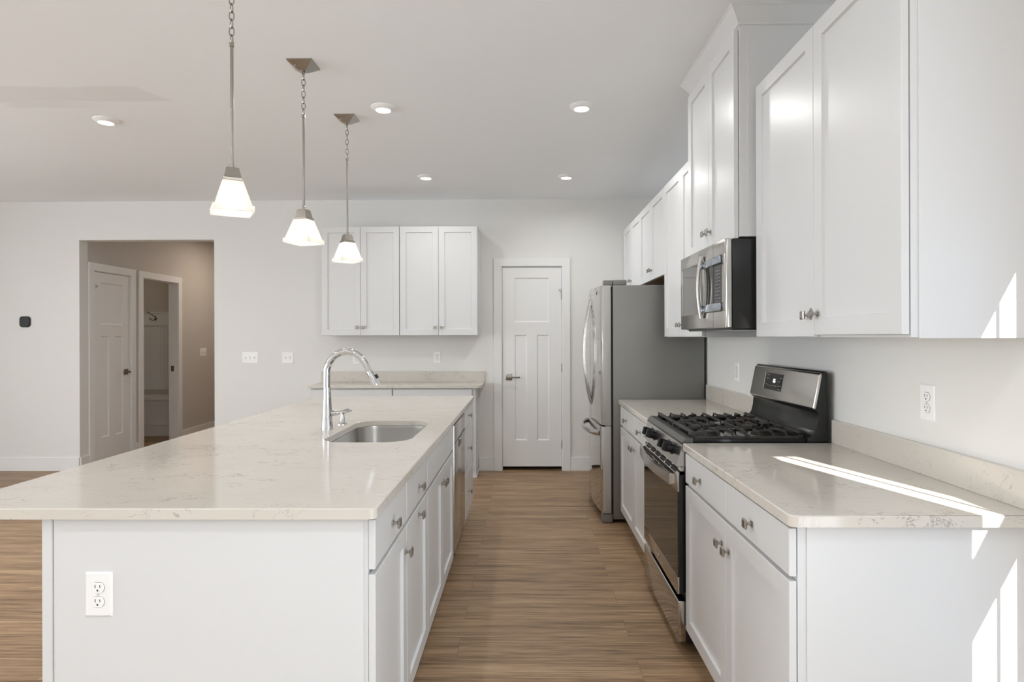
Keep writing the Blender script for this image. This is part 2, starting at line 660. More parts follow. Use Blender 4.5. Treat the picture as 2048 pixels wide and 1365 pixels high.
def far_wall(name, axis, plane, outer, a0, a1, wins, emis, wname):
    """a wall out of view with bright daylit windows; wins = (a, b, z0, z1)"""
    b = MB()
    def bx(m, p, q, z0, z1, t0, t1):
        if axis == 'y':
            m.box(p, q, min(t0, t1), max(t0, t1), z0, z1)
        else:
            m.box(min(t0, t1), max(t0, t1), p, q, z0, z1)
    cur = a0
    for (p, q, z0, z1) in wins:
        bx(b, cur, p, 0, ZC, plane, outer)
        bx(b, p, q, 0, z0, plane, outer)
        bx(b, p, q, z1, ZC, plane, outer)
        cur = q
    bx(b, cur, a1, 0, ZC, plane, outer)
    struct(b.build(name, 'wall', smooth=False))
    s = 1 if outer > plane else -1
    for k, (p, q, z0, z1) in enumerate(wins):
        f = MB()
        t0, t1 = plane - s * .012, plane + s * .06
        for (pp, qq, za, zb) in ((p - .07, p, z0 - .07, z1 + .07), (q, q + .07, z0 - .07, z1 + .07), (p, q, z0 - .07, z0), (p, q, z1, z1 + .07)):
            bx(f, pp, qq, za, zb, plane - s * .012, plane)
        m_ = (z0 + z1) / 2
        bx(f, p, q, m_ - .02, m_ + .02, plane + s * .03, plane + s * .06)
        bx(f, (p + q) / 2 - .015, (p + q) / 2 + .015, z0, z1, plane + s * .03, plane + s * .06)
        o = struct(f.build('window_%d' % (wname + k), 'trimpaint', smooth=False))
        pn = MB()
        bx(pn, p, q, z0, z1, plane + s * .07, plane + s * .08)
        pn.build('pane', emis, o, smooth=False)


far_wall('wall_rear', 'y', YR, YR - .12, XL, XW, [(-5.6, -3.4, .5, 2.4), (-2.6, -.4, .1, 2.4)], 'daylight_rear', 2)
far_wall('wall_left', 'x', XL, XL - .12, YR, 10.0, [(-2.6, -.8, .5, 2.4), (-.1, 1.7, .5, 2.4), (2.3, 3.7, .5, 2.4)], 'daylight_left', 4)

# hall and mudroom walls
h = 4.62 / 4.58
D2a, D2b, D3a, D3b, DH = 6.47, 7.085, 7.303, 8.055, 2.105
b = MB()
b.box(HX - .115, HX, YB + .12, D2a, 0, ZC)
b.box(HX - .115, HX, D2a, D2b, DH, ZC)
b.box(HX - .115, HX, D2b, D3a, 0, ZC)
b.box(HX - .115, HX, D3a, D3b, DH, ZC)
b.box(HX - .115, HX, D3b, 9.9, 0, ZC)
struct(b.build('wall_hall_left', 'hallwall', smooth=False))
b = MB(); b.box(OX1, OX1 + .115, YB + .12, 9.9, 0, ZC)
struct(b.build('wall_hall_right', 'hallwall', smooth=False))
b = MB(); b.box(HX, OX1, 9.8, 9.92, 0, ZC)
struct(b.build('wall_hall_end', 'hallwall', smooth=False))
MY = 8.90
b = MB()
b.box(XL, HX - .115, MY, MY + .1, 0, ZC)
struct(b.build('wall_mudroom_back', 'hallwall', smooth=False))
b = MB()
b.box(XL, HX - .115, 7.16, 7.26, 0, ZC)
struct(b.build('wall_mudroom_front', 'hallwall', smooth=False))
b = MB()
b.box(-.62, -.52, YB + .12, 7.3, 0, ZC)
b.box(.70, .80, YB + .12, 7.3, 0, ZC)
b.box(-.52, .70, 7.2, 7.3, 0, ZC)
struct(b.build('wall_pantry', 'wall', smooth=False))


# ------------------------------------------------------------------ facing frames: P(u, v, w) -> world, w points out of the face
def fmap(face, plane):
    return {'x-': lambda u, v, w: (plane - w, u, v), 'x+': lambda u, v, w: (plane + w, u, v), 'y-': lambda u, v, w: (u, plane - w, v)}[face]


def rect(P, u0, u1, v0, v1, w):
    return [P(u0, v0, w), P(u1, v0, w), P(u1, v1, w), P(u0, v1, w)]


def ubox(m, P, u0, u1, v0, v1, w0, w1, bev=0.0):
    a, c = P(u0, v0, w0), P(u1, v1, w1)
    return m.box(min(a[0], c[0]), max(a[0], c[0]), min(a[1], c[1]), max(a[1], c[1]), min(a[2], c[2]), max(a[2], c[2]), bev)


def shaker(P, u0, u1, v0, v1, w0=.003, t=.019, st=.057, rec=.010):
    m = MB()
    c, w1 = .0015, w0 + t
    m.loft([rect(P, u0, u1, v0, v1, w0), rect(P, u0, u1, v0, v1, w1 - c), rect(P, u0 + c, u1 - c, v0 + c, v1 - c, w1),
            rect(P, u0 + st, u1 - st, v0 + st, v1 - st, w1), rect(P, u0 + st + .003, u1 - st - .003, v0 + st + .003, v1 - st - .003, w1 - rec)])
    return m


def slab(P, u0, u1, v0, v1, w0=.003, t=.019, c=.002):
    m = MB()
    w1 = w0 + t
    m.loft([rect(P, u0, u1, v0, v1, w0), rect(P, u0, u1, v0, v1, w1 - c), rect(P, u0 + c, u1 - c, v0 + c, v1 - c, w1)])
    return m


def knob(P, u, v, w0, parent, rot=0.0):
    m = MB()
    ubox(m, P, u - .0085, u + .0085, v - .0085, v + .0085, w0, w0 + .003, .001)
    m.loft([[P(u + .005 * math.cos(a), v + .005 * math.sin(a), ww) for a in [2 * PI * k / 10 for k in range(10)]] for ww in (w0 + .002, w0 + .019)])
    def sq(hw, ww):
        out = []
        for (a, c) in ((-1, -1), (1, -1), (1, 1), (-1, 1)):
            x, y = a * hw, c * hw
            out.append(P(u + x * math.cos(rot) - y * math.sin(rot), v + x * math.sin(rot) + y * math.cos(rot), ww))
        return out
    m.loft([sq(.010, w0 + .018), sq(.0145, w0 + .021), sq(.0145, w0 + .025), sq(.011, w0 + .0275)])
    return m.build('knob', 'knob', parent, smooth=False)


def fronts(root, P, items):
    """items: (kind, u0, u1, v0, v1, knob (u, v) or None, rotation)"""
    for it in items:
        kind, u0, u1, v0, v1 = it[:5]
        kn = it[5] if len(it) > 5 else None
        rt_ = it[6] if len(it) > 6 else 0.0
        o = (shaker if kind == 'door' else slab)(P, u0, u1, v0, v1).build(kind, 'cabinet', root, smooth=False)
        if kn:
            knob(P, kn[0], kn[1], .022, o, rt_)


def carcass(root, P, u0, u1, v0, v1, depth, toe=None, hollow=False, endlip=True):
    m = MB()
    if hollow:
        ubox(m, P, u0, u0 + .018, v0, v1, -depth, 0)
        ubox(m, P, u1 - .018, u1, v0, v1, -depth, 0)
        ubox(m, P, u0 + .018, u1 - .018, v0, v0 + .018, -depth, 0)
        ubox(m, P, u0 + .018, u1 - .018, v0 + .018, v1, -depth, -depth + .012)
        ubox(m, P, u0 + .018, u1 - .018, v0 + .5, v0 + .56, -.02, 0)
    else:
        ubox(m, P, u0, u1, v0, v1, -depth, 0)
    m.build('body', 'cabinet', root, smooth=False)
    if toe is not None:
        k = MB()
        ubox(k, P, u0, u1, 0.0, v0, -depth, -toe)
        k.build('toe_kick', 'cabinet', root, smooth=False)


CT, CB = .914, .884          # worktop top and underside
DRB, DRT, DOB, DOT = .737, .872, .113, .722
G = .002

# ------------------------------------------------------------------ island
PI_ = fmap('x+', -.4365)     # island carcass fronts face +X
IY0, IY1 = 1.668, 4.74
ID = .59
us = [1.688, 2.116, 2.566, 3.478, 4.084, 4.735]

c1 = thing('island_cabinet', 'white island base cabinet with one drawer over one door, nearest the camera', 'cabinet', (-.73, (us[0] + us[1]) / 2, 0), 'base cabinets of the island')
carcass(c1, PI_, us[0], us[1] - G, .1, CB, ID, .07)
fronts(c1, PI_, [('drawer', us[0] - .016, us[1] - .004, DRB, DRT, (1.885, .800)), ('door', us[0] - .016, us[1] - .004, DOB, DOT, (us[1] - .034, .640))])
c2 = thing('island_cabinet', 'white narrow island cabinet with one drawer and a centred knob on the tall front below', 'cabinet', (-.73, (us[1] + us[2]) / 2, 0), 'base cabinets of the island')
carcass(c2, PI_, us[1], us[2] - G, .1, CB, ID, .07)
fronts(c2, PI_, [('drawer', us[1], us[2] - .004, DRB, DRT, (2.345, .800)), ('door', us[1], us[2] - .004, DOB, DOT, (2.335, .695))])
c3 = thing('island_cabinet', 'white island sink base with two doors under a plain false front', 'cabinet', (-.73, (us[2] + us[3]) / 2, 0), 'base cabinets of the island')
carcass(c3, PI_, us[2], us[3] - G, .1, CB, ID, .07, hollow=True)
md = (us[2] + us[3]) / 2
fronts(c3, PI_, [('drawer', us[2], us[3] - .006, DRB, DRT), ('door', us[2], md - .0015, DOB, DOT, (md - .032, .655)), ('door', md + .0015, us[3] - .006, DOB, DOT, (md + .034, .655))])
c4 = thing('island_cabinet', 'white island drawer stack with three drawers beyond the dishwasher', 'cabinet', (-.73, (us[4] + us[5]) / 2, 0), 'base cabinets of the island')
carcass(c4, PI_, us[4] + G, us[5], .1, CB, ID, .07)
ku = 4.40
fronts(c4, PI_, [('drawer', us[4] + .004, us[5], DRB, DRT, (ku, .81)), ('drawer', us[4] + .004, us[5], .425, .724, (ku, .575)), ('drawer', us[4] + .004, us[5], .113, .412, (ku, .262))])

dw = thing('dishwasher', 'stainless steel dishwasher built into the island between sink base and drawer stack', 'dishwasher', (-.73, 3.78, 0))
m = MB(); m.box(-1.02, -.437, us[3] + .006, us[4] - .004, .095, CB - .012); m.build('body', 'dark', dw, smooth=False)
m = MB(); m.box(-.436, -.409, us[3] + .008, us[4] - .006, .135, .868, .004); dd = m.build('door', 'steel', dw)
m = MB(); m.box(-.4095, -.4075, us[3] + .012, us[4] - .010, .762, .765); m.build('seam', 'dark', dd, smooth=False)
m = MB(); m.box(-.4095, -.4065, us[3] + .23, us[4] - .23, .705, .752, .0014); hd = m.build('pocket_handle', 'front_lip', dd)
m = MB(); m.box(-.409, -.400, us[3] + .225, us[4] - .225, .748, .760, .003); m.build('handle_lip', 'steel', dd)
m = MB(); m.box(-.5, -.49, us[3] + .006, us[4] - .004, 0, .095); m.build('toe_panel', 'blackside', dw, smooth=False)

ep = thing('end_panel', 'white end panel closing the near end of the island', 'panel', (-.885, 1.68, 0))
m = MB(); m.box(-1.332, -.4345, 1.670, 1.686, 0, CB); m.build('panel', 'cabinet', ep, smooth=False)
m = MB(); m.box(-1.332, -1.3045, 1.6635, 1.6695, 0, CB, .0012); m.build('corner_trim', 'cabinet', ep, smooth=False)
m = MB(); m.box(-1.3000, -.4460, 1.6645, 1.6695, 0, CB, .0012); m.build('facing', 'cabinet', ep, smooth=False)
bp = MB(); bp.box(-1.332, -1.03, 1.688, IY1, 0, CB)
tag(bp.build('back_panel', 'cabinet', loc=(-1.18, 3.2, 0), smooth=False), 'white back panel of the island under the seating overhang', 'panel')


def rounded(x0, x1, y0, y1, r, n=8):
    """CCW rounded rectangle; r = (r_x0y0, r_x1y0, r_x1y1, r_x0y1)"""
    if isinstance(r, (int, float)):
        r = (r,) * 4
    pts = []
    for (cx, cy_, a0, rr) in ((x0 + r[0], y0 + r[0], PI, r[0]), (x1 - r[1], y0 + r[1], 1.5 * PI, r[1]), (x1 - r[2], y1 - r[2], 0, r[2]), (x0 + r[3], y1 - r[3], .5 * PI, r[3])):
        for k in range(n + 1):
            a = a0 + .5 * PI * k / n
            pts.append((cx + rr * math.cos(a), cy_ + rr * math.sin(a)))
    return pts


def worktop(outer, hole=None, z0=CB, z1=CT, ch=.003):
    """slab with eased edges and an optional cut-out"""
    tb = bmesh.new()
    def inset(pts, d):
        n = len(pts)
        out = []
        for i in range(n):
            p0, p, p1 = Vector(pts[i - 1]), Vector(pts[i]), Vector(pts[(i + 1) % n])
            e0, e1 = (p - p0), (p1 - p)
            n0 = Vector((-e0.y, e0.x)).normalized() if e0.length > 1e-9 else None
            n1 = Vector((-e1.y, e1.x)).normalized() if e1.length > 1e-9 else None
            nn = ((n0 or n1) + (n1 or n0)).normalized()
            out.append((p.x + nn.x * d, p.y + nn.y * d))
        return out
    def ring(pts, z):
        return [tb.verts.new((p[0], p[1], z)) for p in pts]
    def bridge(A, B):
        n = len(A)
        for i in range(n):
            tb.faces.new((A[i], A[(i + 1) % n], B[(i + 1) % n], B[i]))
    def edges(A):
        return [tb.edges.get((A[i], A[(i + 1) % len(A)])) or tb.edges.new((A[i], A[(i + 1) % len(A)])) for i in range(len(A))]
    o_b = ring(outer, z0)
    o_m = ring(outer, z1 - ch)
    o_t = ring(inset(outer, ch), z1)
    bridge(o_b, o_m); bridge(o_m, o_t)
    et, eb = edges(o_t), edges(o_b)
    if hole:
        h_b = ring(hole, z0)
        h_m = ring(hole, z1 - ch)
        h_t = ring(inset(hole, -ch), z1)
        bridge(h_b, h_m); bridge(h_m, h_t)
        et += edges(h_t); eb += edges(h_b)
    bmesh.ops.triangle_fill(tb, use_beauty=True, use_dissolve=False, edges=et)
    bmesh.ops.triangle_fill(tb, use_beauty=True, use_dissolve=False, edges=eb)
    bmesh.ops.recalc_face_normals(tb, faces=tb.faces)
    m = MB()
    m._add(tb)
    return m


SX0, SX1, SY0, SY1 = -.915, -.520, 2.672, 3.385
hole = rounded(SX0, SX1, SY0, SY1, .115, 10)
m = worktop(rounded(-1.615, -.4045, 1.637, 4.775, .022, 6), hole)
tag(m.build('worktop', 'quartz', loc=(-1.01, 3.2, CB), ang=30), 'large pale veined quartz worktop on the island, cut out for the sink', 'worktop')

# sink: rounded bowl hung under the cut-out
sk = thing('sink', 'stainless steel undermount sink set in the island worktop', 'sink', (-.7175, 3.03, CB - .21))
m = MB()
lps = []
for (o_, z, rr) in ((.022, CB - .001, .13), (-.004, CB - .001, .115), (-.006, CB - .02, .113), (-.014, CB - .15, .105), (-.03, CB - .19, .09), (-.07, CB - .205, .05), (-.13, CB - .209, .03)):
    lps.append([(x, y, z) for (x, y) in rounded(SX0 - o_, SX1 + o_, SY0 - o_, SY1 + o_, rr, 8)])
lps2 = []
for (o_, z, rr) in ((-.13, CB - .214, .03), (-.028, CB - .197, .092), (.0, CB - .15, .107), (.02, CB - .004, .13), (.022, CB - .001, .13)):
    lps2.append([(x, y, z) for (x, y) in rounded(SX0 - o_, SX1 + o_, SY0 - o_, SY1 + o_, rr, 8)])
m.loft(lps, False, True)
m.loft(lps2, True, False)
m.build('bowl', 'bowl', sk, ang=60)
m = MB(); m.lathe([(.0, .0), (.05, .0), (.055, .003), (.05, .005), (.035, .004), (.0, .002)], (-.7175, 3.05, CB - .209), 28); m.build('drain', 'chrome', sk)

# faucet (spout in the plane across the island)
fy = 3.052
fc = thing('faucet', 'tall polished chrome gooseneck faucet with pull-down head beside the sink', 'faucet', (-.996, fy, CT))
m = MB(); m.lathe([(.029, 0), (.029, .004), (.0275, .01), (.0262, .05), (.0235, .10), (.0195, .16), (.0182, .207), (.0176, .21)], (-.997, fy, CT), 32); m.build('body', 'chrome', fc)
cl = [(-.999, 1.123), (-.999, 1.17), (-.998, 1.215), (-.985, 1.252), (-.962, 1.281), (-.93, 1.300), (-.895, 1.306), (-.86, 1.298), (-.83, 1.278), (-.808, 1.250), (-.793, 1.220), (-.785, 1.205)]
m = MB(); m.tube([(x, fy, z) for x, z in cl], [.0175] * 4 + [.0178] * 3 + [.0172, .0165, .016, .0158, .0158], 20); m.build('spout', 'chrome', fc)
m = MB(); m.tube([(-.785, fy, 1.2045), (-.7835, fy, 1.201), (-.77, fy, 1.174), (-.757, fy, 1.148), (-.7495, fy, 1.133)], [.0162, .0172, .0192, .0215, .0212], 20); hd = m.build('spray_head', 'chrome', fc)
m = MB(); m.box(-.011, .011, -.008, .008, -.004, .006, .003, mx=Matrix.Translation((-.747, fy, 1.180)) @ Matrix.Rotation(R(63), 4, 'Y')); m.build('spray_button', 'darkplastic', hd)
m = MB(); m.lathe([(.011, 0), (.0135, .01), (.0135, .022), (.009, .03), (.006, .04)], (-.974, fy, .995), 18, axis='x')
m.build('handle_hub', 'chrome', fc)
m = MB(); m.tube([(-.945, fy, .998), (-.925, fy, 1.004), (-.905, fy, 1.011), (-.885, fy, 1.0165)], [.007, .0085, .008, .006], 12, flat=((0, 0, 1), .45)); m.build('lever', 'chrome', fc)

ds = thing('soap_dispenser', 'small chrome soap dispenser on the worktop between faucet and sink', 'soap dispenser', (-.972, 3.225, CT))
m = MB(); m.lathe([(.026, 0), (.026, .004), (.017, .009), (.0125, .016), (.0115, .036), (.009, .045), (.009, .055)], (-.972, 3.225, CT), 24); m.build('base', 'chrome', ds)
m = MB(); m.lathe([(.0, .054), (.0115, .054), (.0125, .062), (.0115, .073), (.0, .075)], (-.972, 3.225, CT), 20)
m.tube([(-.968, 3.225, CT + .062), (-.945, 3.225, CT + .067), (-.92, 3.225, CT + .073)], [.007, .006, .0045], 10); m.build('pump', 'chrome', ds)


# ------------------------------------------------------------------ outlets and switches
def outlet_proto(label, loc):
    """local frame: face towards -Y, origin at the centre of the back of the plate"""
    o = thing('outlet', label, 'outlet', (0, 0, 0), 'duplex outlets on walls and island')
    m = MB(); m.loft([[(-.0375, 0, -.061), (.0375, 0, -.061), (.0375, 0, .061), (-.0375, 0, .061)], [(-.0375, -.002, -.061), (.0375, -.002, -.061), (.0375, -.002, .061), (-.0375, -.002, .061)],
                      [(-.033, -.0055, -.0565), (.033, -.0055, -.0565), (.033, -.0055, .0565), (-.033, -.0055, .0565)]])
    m.build('cover_plate', 'plastic', o, smooth=False)
    for zc in (.0195, -.0195):
        def ol(d, y):
            pts = []
            for k in range(28):
                a = 2 * PI * k / 28
                pts.append((max(-1, min(1, math.cos(a))) * (.0172 - d), y, zc + max(-.0142 + d, min(.0142 - d, math.sin(a) * .0175))))
            return pts
        m = MB(); m.loft([ol(0, -.0054), ol(0, -.0075), ol(.001, -.0082)])
        rc = m.build('receptacle', 'plastic', o, smooth=False)
        m = MB()
        m.box(-.0075, -.0055, -.0086, -.0080, zc - .0005, zc + .0085)
        m.box(.0055, .0075, -.0086, -.0080, zc + .0005, zc + .0080)
        m.box(-.0022, .0022, -.0086, -.0080, zc - .0095, zc - .0045)
        m.build('slots', 'slot', rc, smooth=False)
        m = MB(); m.loft([ol(-.0008, -.0053), ol(-.0008, -.0058)]); m.build('rim', 'slot', rc, smooth=False)
    m = MB(); m.lathe([(.003, -.0052), (.003, -.0064), (.002, -.0068)], (0, 0, 0), 12, axis='y'); m.build('screw', 'toe', o)
    o.location = loc
    return o


op = outlet_proto('white duplex outlet low on the end panel of the island', (-1.173, 1.6645, .6715))
dup(op, (-1.746, YB, 1.157), 'white duplex outlet on the back wall half hidden by the faucet spout')
dup(op, (-.910, YB, 1.168), 'white duplex outlet on the back wall right of the faucet, under the cabinets')
dup(op, (XW, 2.037, 1.153), 'white duplex outlet on the right wall above the near worktop', R(-90))
dup(op, (XW, 3.862, 1.150), 'white duplex outlet on the right wall behind the range, near the refrigerator', R(-90))


def switch_plate(label, n, loc, rotz=0.0, m_='plastic', width=None):
    o = thing('light_switch', label, 'light switch', (0, 0, 0))
    hw = (width or (.0375 + .023 * (n - 1)))
    m = MB(); m.loft([[(-hw, 0, -.058), (hw, 0, -.058), (hw, 0, .058), (-hw, 0, .058)], [(-hw, -.002, -.058), (hw, -.002, -.058), (hw, -.002, .058), (-hw, -.002, .058)],
                      [(-hw + .004, -.0055, -.054), (hw - .004, -.0055, -.054), (hw - .004, -.0055, .054), (-hw + .004, -.0055, .054)]])
    m.build('cover_plate', m_, o, smooth=False)
    for k in range(n):
        xc = (k - (n - 1) / 2) * .046
        up_ = (k % 2 == 0)
        m = MB(); m.box(xc - .0055, xc + .0055, -.0062, -.0054, -.0125, .0125); m.build('switch_slot', 'toe', o, smooth=False)
        s = 1 if up_ else -1
        m = MB(); m.loft([[(xc - .0045, -.006, s * .010), (xc + .0045, -.006, s * .010), (xc + .0045, -.006, -s * .006), (xc - .0045, -.006, -s * .006)],
                          [(xc - .0035, -.016, s * .010), (xc + .0035, -.016, s * .010), (xc + .0035, -.016, s * .005), (xc - .0035, -.016, s * .005)]])
        m.build('toggle', m_, o, smooth=False)
    o.location = loc
    o.rotation_euler = (0, 0, rotz)
    return o


switch_plate('white three-toggle switch plate on the back wall right of the hall opening', 3, (-2.844, YB, 1.1675))
switch_plate('white two-toggle switch plate on the back wall, second right of the hall opening', 2, (-2.4525, YB, 1.1665))
switch_plate('beige three-toggle switch plate on the hall wall beyond the open doorway', 3, (HX, 8.69, 1.168), R(90))

th = MB(); th.box(-5.232, -5.128, YB - .022, YB, 1.492, 1.602, .0)
th = MB()
th.loft([[(x, YB - d, z) for (x, z) in rounded(-5.182 - .053 + i, -5.182 + .053 - i, 1.547 - .056 + i, 1.547 + .056 - i, .03, 6)] for d, i in ((0, 0), (.016, 0), (.022, .006))])
tm = thing('thermostat', 'black rounded square thermostat on the back wall left of the hall opening', 'thermostat', (-5.182, YB, 1.547))
th.build('body', 'darkplastic', tm)
m = MB(); m.box(-5.207, -5.157, YB - .0232, YB - .0220, 1.535, 1.565); m.build('display', 'darkplastic', tm, smooth=False)

# ------------------------------------------------------------------ right run: base cabinets
PR = fmap('x-', .708)
RD = XW - .708 - .003
n0, n1, n2 = 1.600, 2.106, 2.634
cb = thing('base_cabinet', 'white base cabinet with two drawers over two doors, nearest on the right', 'cabinet', (1.0, 2.1, 0), 'base cabinets along the right wall')
carcass(cb, PR, n0, n2, .1, CB, RD, .07)
fronts(cb, PR, [('drawer', n0, n1 - .0015, DRB + .01, DRT, (1.86, .805)), ('drawer', n1 + .0015, n2 - .002, DRB + .01, DRT, (2.41, .805)),
                ('door', n0, n1 - .0015, DOB, DOT + .012, (n1 - .034, .645)), ('door', n1 + .0015, n2 - .002, DOB, DOT + .012, (n1 + .038, .650))])
m = MB(); m.box(.7305, XW - .003, n0 - .004, n0, 0, CB, .001); m.build('end_skin', 'cabinet', cb, smooth=False)
f0, f1, f2 = 3.408, 3.915, 4.43
cf = thing('base_cabinet', 'white base cabinet with two drawers over two doors between range and refrigerator', 'cabinet', (1.0, 3.92, 0), 'base cabinets along the right wall')
carcass(cf, PR, f0, f2, .1, CB, RD, .07)
fronts(cf, PR, [('drawer', f0 + .002, f1 - .0015, DRB, DRT, (3.66, .80)), ('drawer', f1 + .0015, f2, DRB, DRT, (4.17, .80)),
                ('door', f0 + .002, f1 - .0015, DOB, DOT, (f1 - .04, .655)), ('door', f1 + .0015, f2, DOB, DOT, (f1 + .034, .655))])

# worktops and backsplashes
m = worktop(rounded(.6765, XW - .002, 1.570, 2.636, (.022, .001, .001, .004), 6))
tag(m.build('worktop', 'quartz', loc=(1.0, 2.1, CB), ang=30), 'pale veined quartz worktop on the near right cabinet with a strip of sunlight', 'worktop')
m = worktop(rounded(.6765, XW - .002, 3.405, 4.462, (.004, .001, .001, .004), 6))
tag(m.build('worktop', 'quartz', loc=(1.0, 3.9, CB), ang=30), 'pale veined quartz worktop between range and refrigerator', 'worktop')
m = MB(); m.box(XW - .022, XW, 1.570, 2.636, CT, 1.014, .002)
tag(m.build('backsplash', 'quartz', loc=(XW - .01, 2.1, CT), smooth=False), 'low quartz upstand along the right wall behind the near worktop', 'backsplash')
m = MB(); m.box(XW - .022, XW, 3.405, 4.462, CT, 1.022, .002)
tag(m.build('backsplash', 'quartz', loc=(XW - .01, 3.9, CT), smooth=False), 'low quartz upstand on the right wall beside the refrigerator', 'backsplash')

# ------------------------------------------------------------------ right run: upper cabinets
PU = fmap('x-', 1.004)
UD = XW - 1.004 - .001
UB, UT = 1.371, 2.438
GU = 'white upper cabinets along the right wall'


def upper(label, P, depth, u0, u1, v0, v1, items, loc, group):
    c = thing('upper_cabinet', label, 'cabinet', loc, group)
    carcass(c, P, u0, u1, v0, v1, depth)
    fronts(c, P, items)
    return c


a0, a1, a2 = 1.600, 2.090, 2.628
uc = upper('tall white two-door upper cabinet nearest the camera on the right wall', PU, UD, a0, a2, UB, UT,
           [('door', a0 + .002, a1 - .0015, UB + .008, UT - .004, (a1 - .030, UB + .078), R(42)), ('door', a1 + .0015, a2 - .022, UB + .002, UT - .004, (a1 + .034, UB + .076))], (1.17, 2.1, UB), GU)
m = MB(); m.box(1.0235, XW - .001, a0 - .004, a0, UB - .003, UT, .001); m.build('end_skin', 'cabinet', uc, smooth=False)
e0, e1, e2 = 3.408, 3.865, 4.325
upper('white two-door upper cabinet between microwave and refrigerator', PU, UD, e0, e2, UB, UT,
      [('door', e0 + .002, e1 - .0015, UB + .003, UT - .004, (e1 - .034, UB + .076)), ('door', e1 + .0015, e2 - .001, UB + .003, UT - .004, (e1 + .034, UB + .076))], (1.17, 3.9, UB), GU)
g0, g1, g2 = 4.328, 4.785, 5.240
FB = 1.815
uf = upper('short white two-door upper cabinet above the refrigerator', PU, UD, g0, g2, FB + .006, UT,
           [('door', g0 + .001, g1 - .0015, FB, UT - .004, (g1 - .034, FB + .076)), ('door', g1 + .0015, g2 - .0015, FB, UT - .004, (g1 + .034, FB + .076))], (1.17, 4.8, FB), GU)
m = MB(); m.box(1.006, XW - .004, g0 + .002, g2 - .002, FB + .001, FB + .006); m.build('underside', 'rawwood', uf, smooth=False)
upper('white two-door upper cabinet in the back right corner beyond the refrigerator', PU, UD, g2 + .002, 6.262, FB + .006, UT,
      [('door', g2 + .003, 5.680, FB, UT - .004, (5.65, FB + .076)), ('door', 5.683, 6.12, FB, UT - .004, (5.715, FB + .076))], (1.17, 5.75, UB), GU)

PM = fmap('x-', .926)
MD = XW - .926 - .001
mc = thing('upper_cabinet', 'deep white two-door cabinet with crown moulding above the microwave', 'cabinet', (1.13, 3.02, 1.806), GU)
carcass(mc, PM, 2.640, 3.400, 1.8065, 2.735, MD)
fronts(mc, PM, [('door', 2.652, 3.0185, 1.800, 2.702, (3.0185 - .034, 1.885)), ('door', 3.0215, 3.392, 1.800, 2.702, (3.0215 + .034, 1.885))])
m = MB()
def crown(o_, z):
    return [(XW - .001, 2.640 - o_, z), (XW - .001, 3.400 + o_, z), (.926 - o_, 3.400 + o_, z), (.926 - o_, 2.640 - o_, z)]
m.loft([crown(.002, 2.715), crown(.008, 2.718), crown(.010, 2.726), crown(.046, 2.780), crown(.05, 2.782), crown(.05, ZC - .0005)])
m.build('crown_moulding', 'cabinet', mc, smooth=False)
m = MB(); m.box(.958, XW - .002, 2.6375, 2.640, 1.806, 2.715, .0008); m.build('end_skin', 'cabinet', mc, smooth=False)


# ------------------------------------------------------------------ appliance badge
def badge(P, u, v, w, r, parent, back=False):
    """round metal emblem: dark disc, bright ring and script letters"""
    o = MB()
    o.loft([[P(u + r * math.cos(a), v + r * math.sin(a), ww) for a in [2 * PI * k / 24 for k in range(24)]] for ww in (w, w + .0012)])
    bd = o.build('badge', 'fridge_cap', parent)
    k = MB()
    k.tube([P(u + r * math.cos(a), v + r * math.sin(a), w + .0012) for a in [2 * PI * k_ / 24 for k_ in range(24)]], r * .11, 6, closed=True)
    k.build('badge_ring', 'chrome', bd)
    ox = Vector(P(u, v, w + .0014))
    right = Vector(P(u - 1, v, 0)) - Vector(P(u, v, 0))
    text_obj('badge_letters', 'ge', r * 1.15, 'chrome', bd, ox + Vector((0, 0, r * .12)), right, (0, 0, 1))
    return bd


# ------------------------------------------------------------------ microwave
mw = thing('microwave', 'stainless over-the-range microwave hung under the crowned cabinet', 'microwave', (1.1, 3.02, 1.40))
my0, my1, mz0, mz1 = 2.647, 3.393, 1.402, 1.800
m = MB(); m.box(.895, XW - .002, my0 + .001, my1, mz0 + .006, 1.7985, .003); m.build('body', 'blackside', mw)
m = MB(); m.box(1.005, 1.25, my0 - .0005, my0 + .002, 1.47, 1.70, .0008); m.build('side_plate', 'blackside', mw, smooth=False)
m = MB(); m.box(.868, .8945, my0, my1, mz0 + .01, mz1, .006, 3); m.build('side_frame', 'steel', mw)
Pm = fmap('x-', .868)
m = MB()
ubox(m, Pm, my0 + .004, my1 - .002, 1.735, mz1 - .001, -.002, .006, .002)      # top rail
ubox(m, Pm, my0 + .004, my1 - .002, mz0 + .012, 1.486, -.002, .006, .002)      # bottom rail
ubox(m, Pm, 3.352, my1 - .002, 1.486, 1.735, -.002, .006, .001)
ubox(m, Pm, 2.932, 2.985, 1.486, 1.735, -.002, .006, .001)
ubox(m, Pm, my0 + .004, 2.690, 1.486, 1.735, -.002, .006, .002)
dr = m.build('door', 'steel', mw)
m = MB(); ubox(m, Pm, 2.985, 3.352, 1.486, 1.735, -.001, .004); m.build('door_window', 'mwglass', dr, smooth=False)
badge(Pm, 3.02, 1.768, .006, .014, dr)
m = MB(); ubox(m, Pm, 2.8095, 2.8110, mz0 + .014, mz1 - .002, .0055, .0064); m.build('door_seam', 'dark', dr, smooth=False)
m = MB(); ubox(m, Pm, 2.690, 2.932, 1.486, 1.735, -.001, .004); cp = m.build('control_panel', 'blackglass', mw, smooth=False)
m = MB()
for rr_ in range(11):
    for cc in range(3):
        uu, vv = 2.722 + cc * .026 + random.uniform(-.002, .002), 1.530 + rr_ * .0155
        hw_ = random.uniform(.004, .009)
        ubox(m, Pm, uu - hw_, uu + hw_, vv - .0016, vv + .0016, .004, .0044)
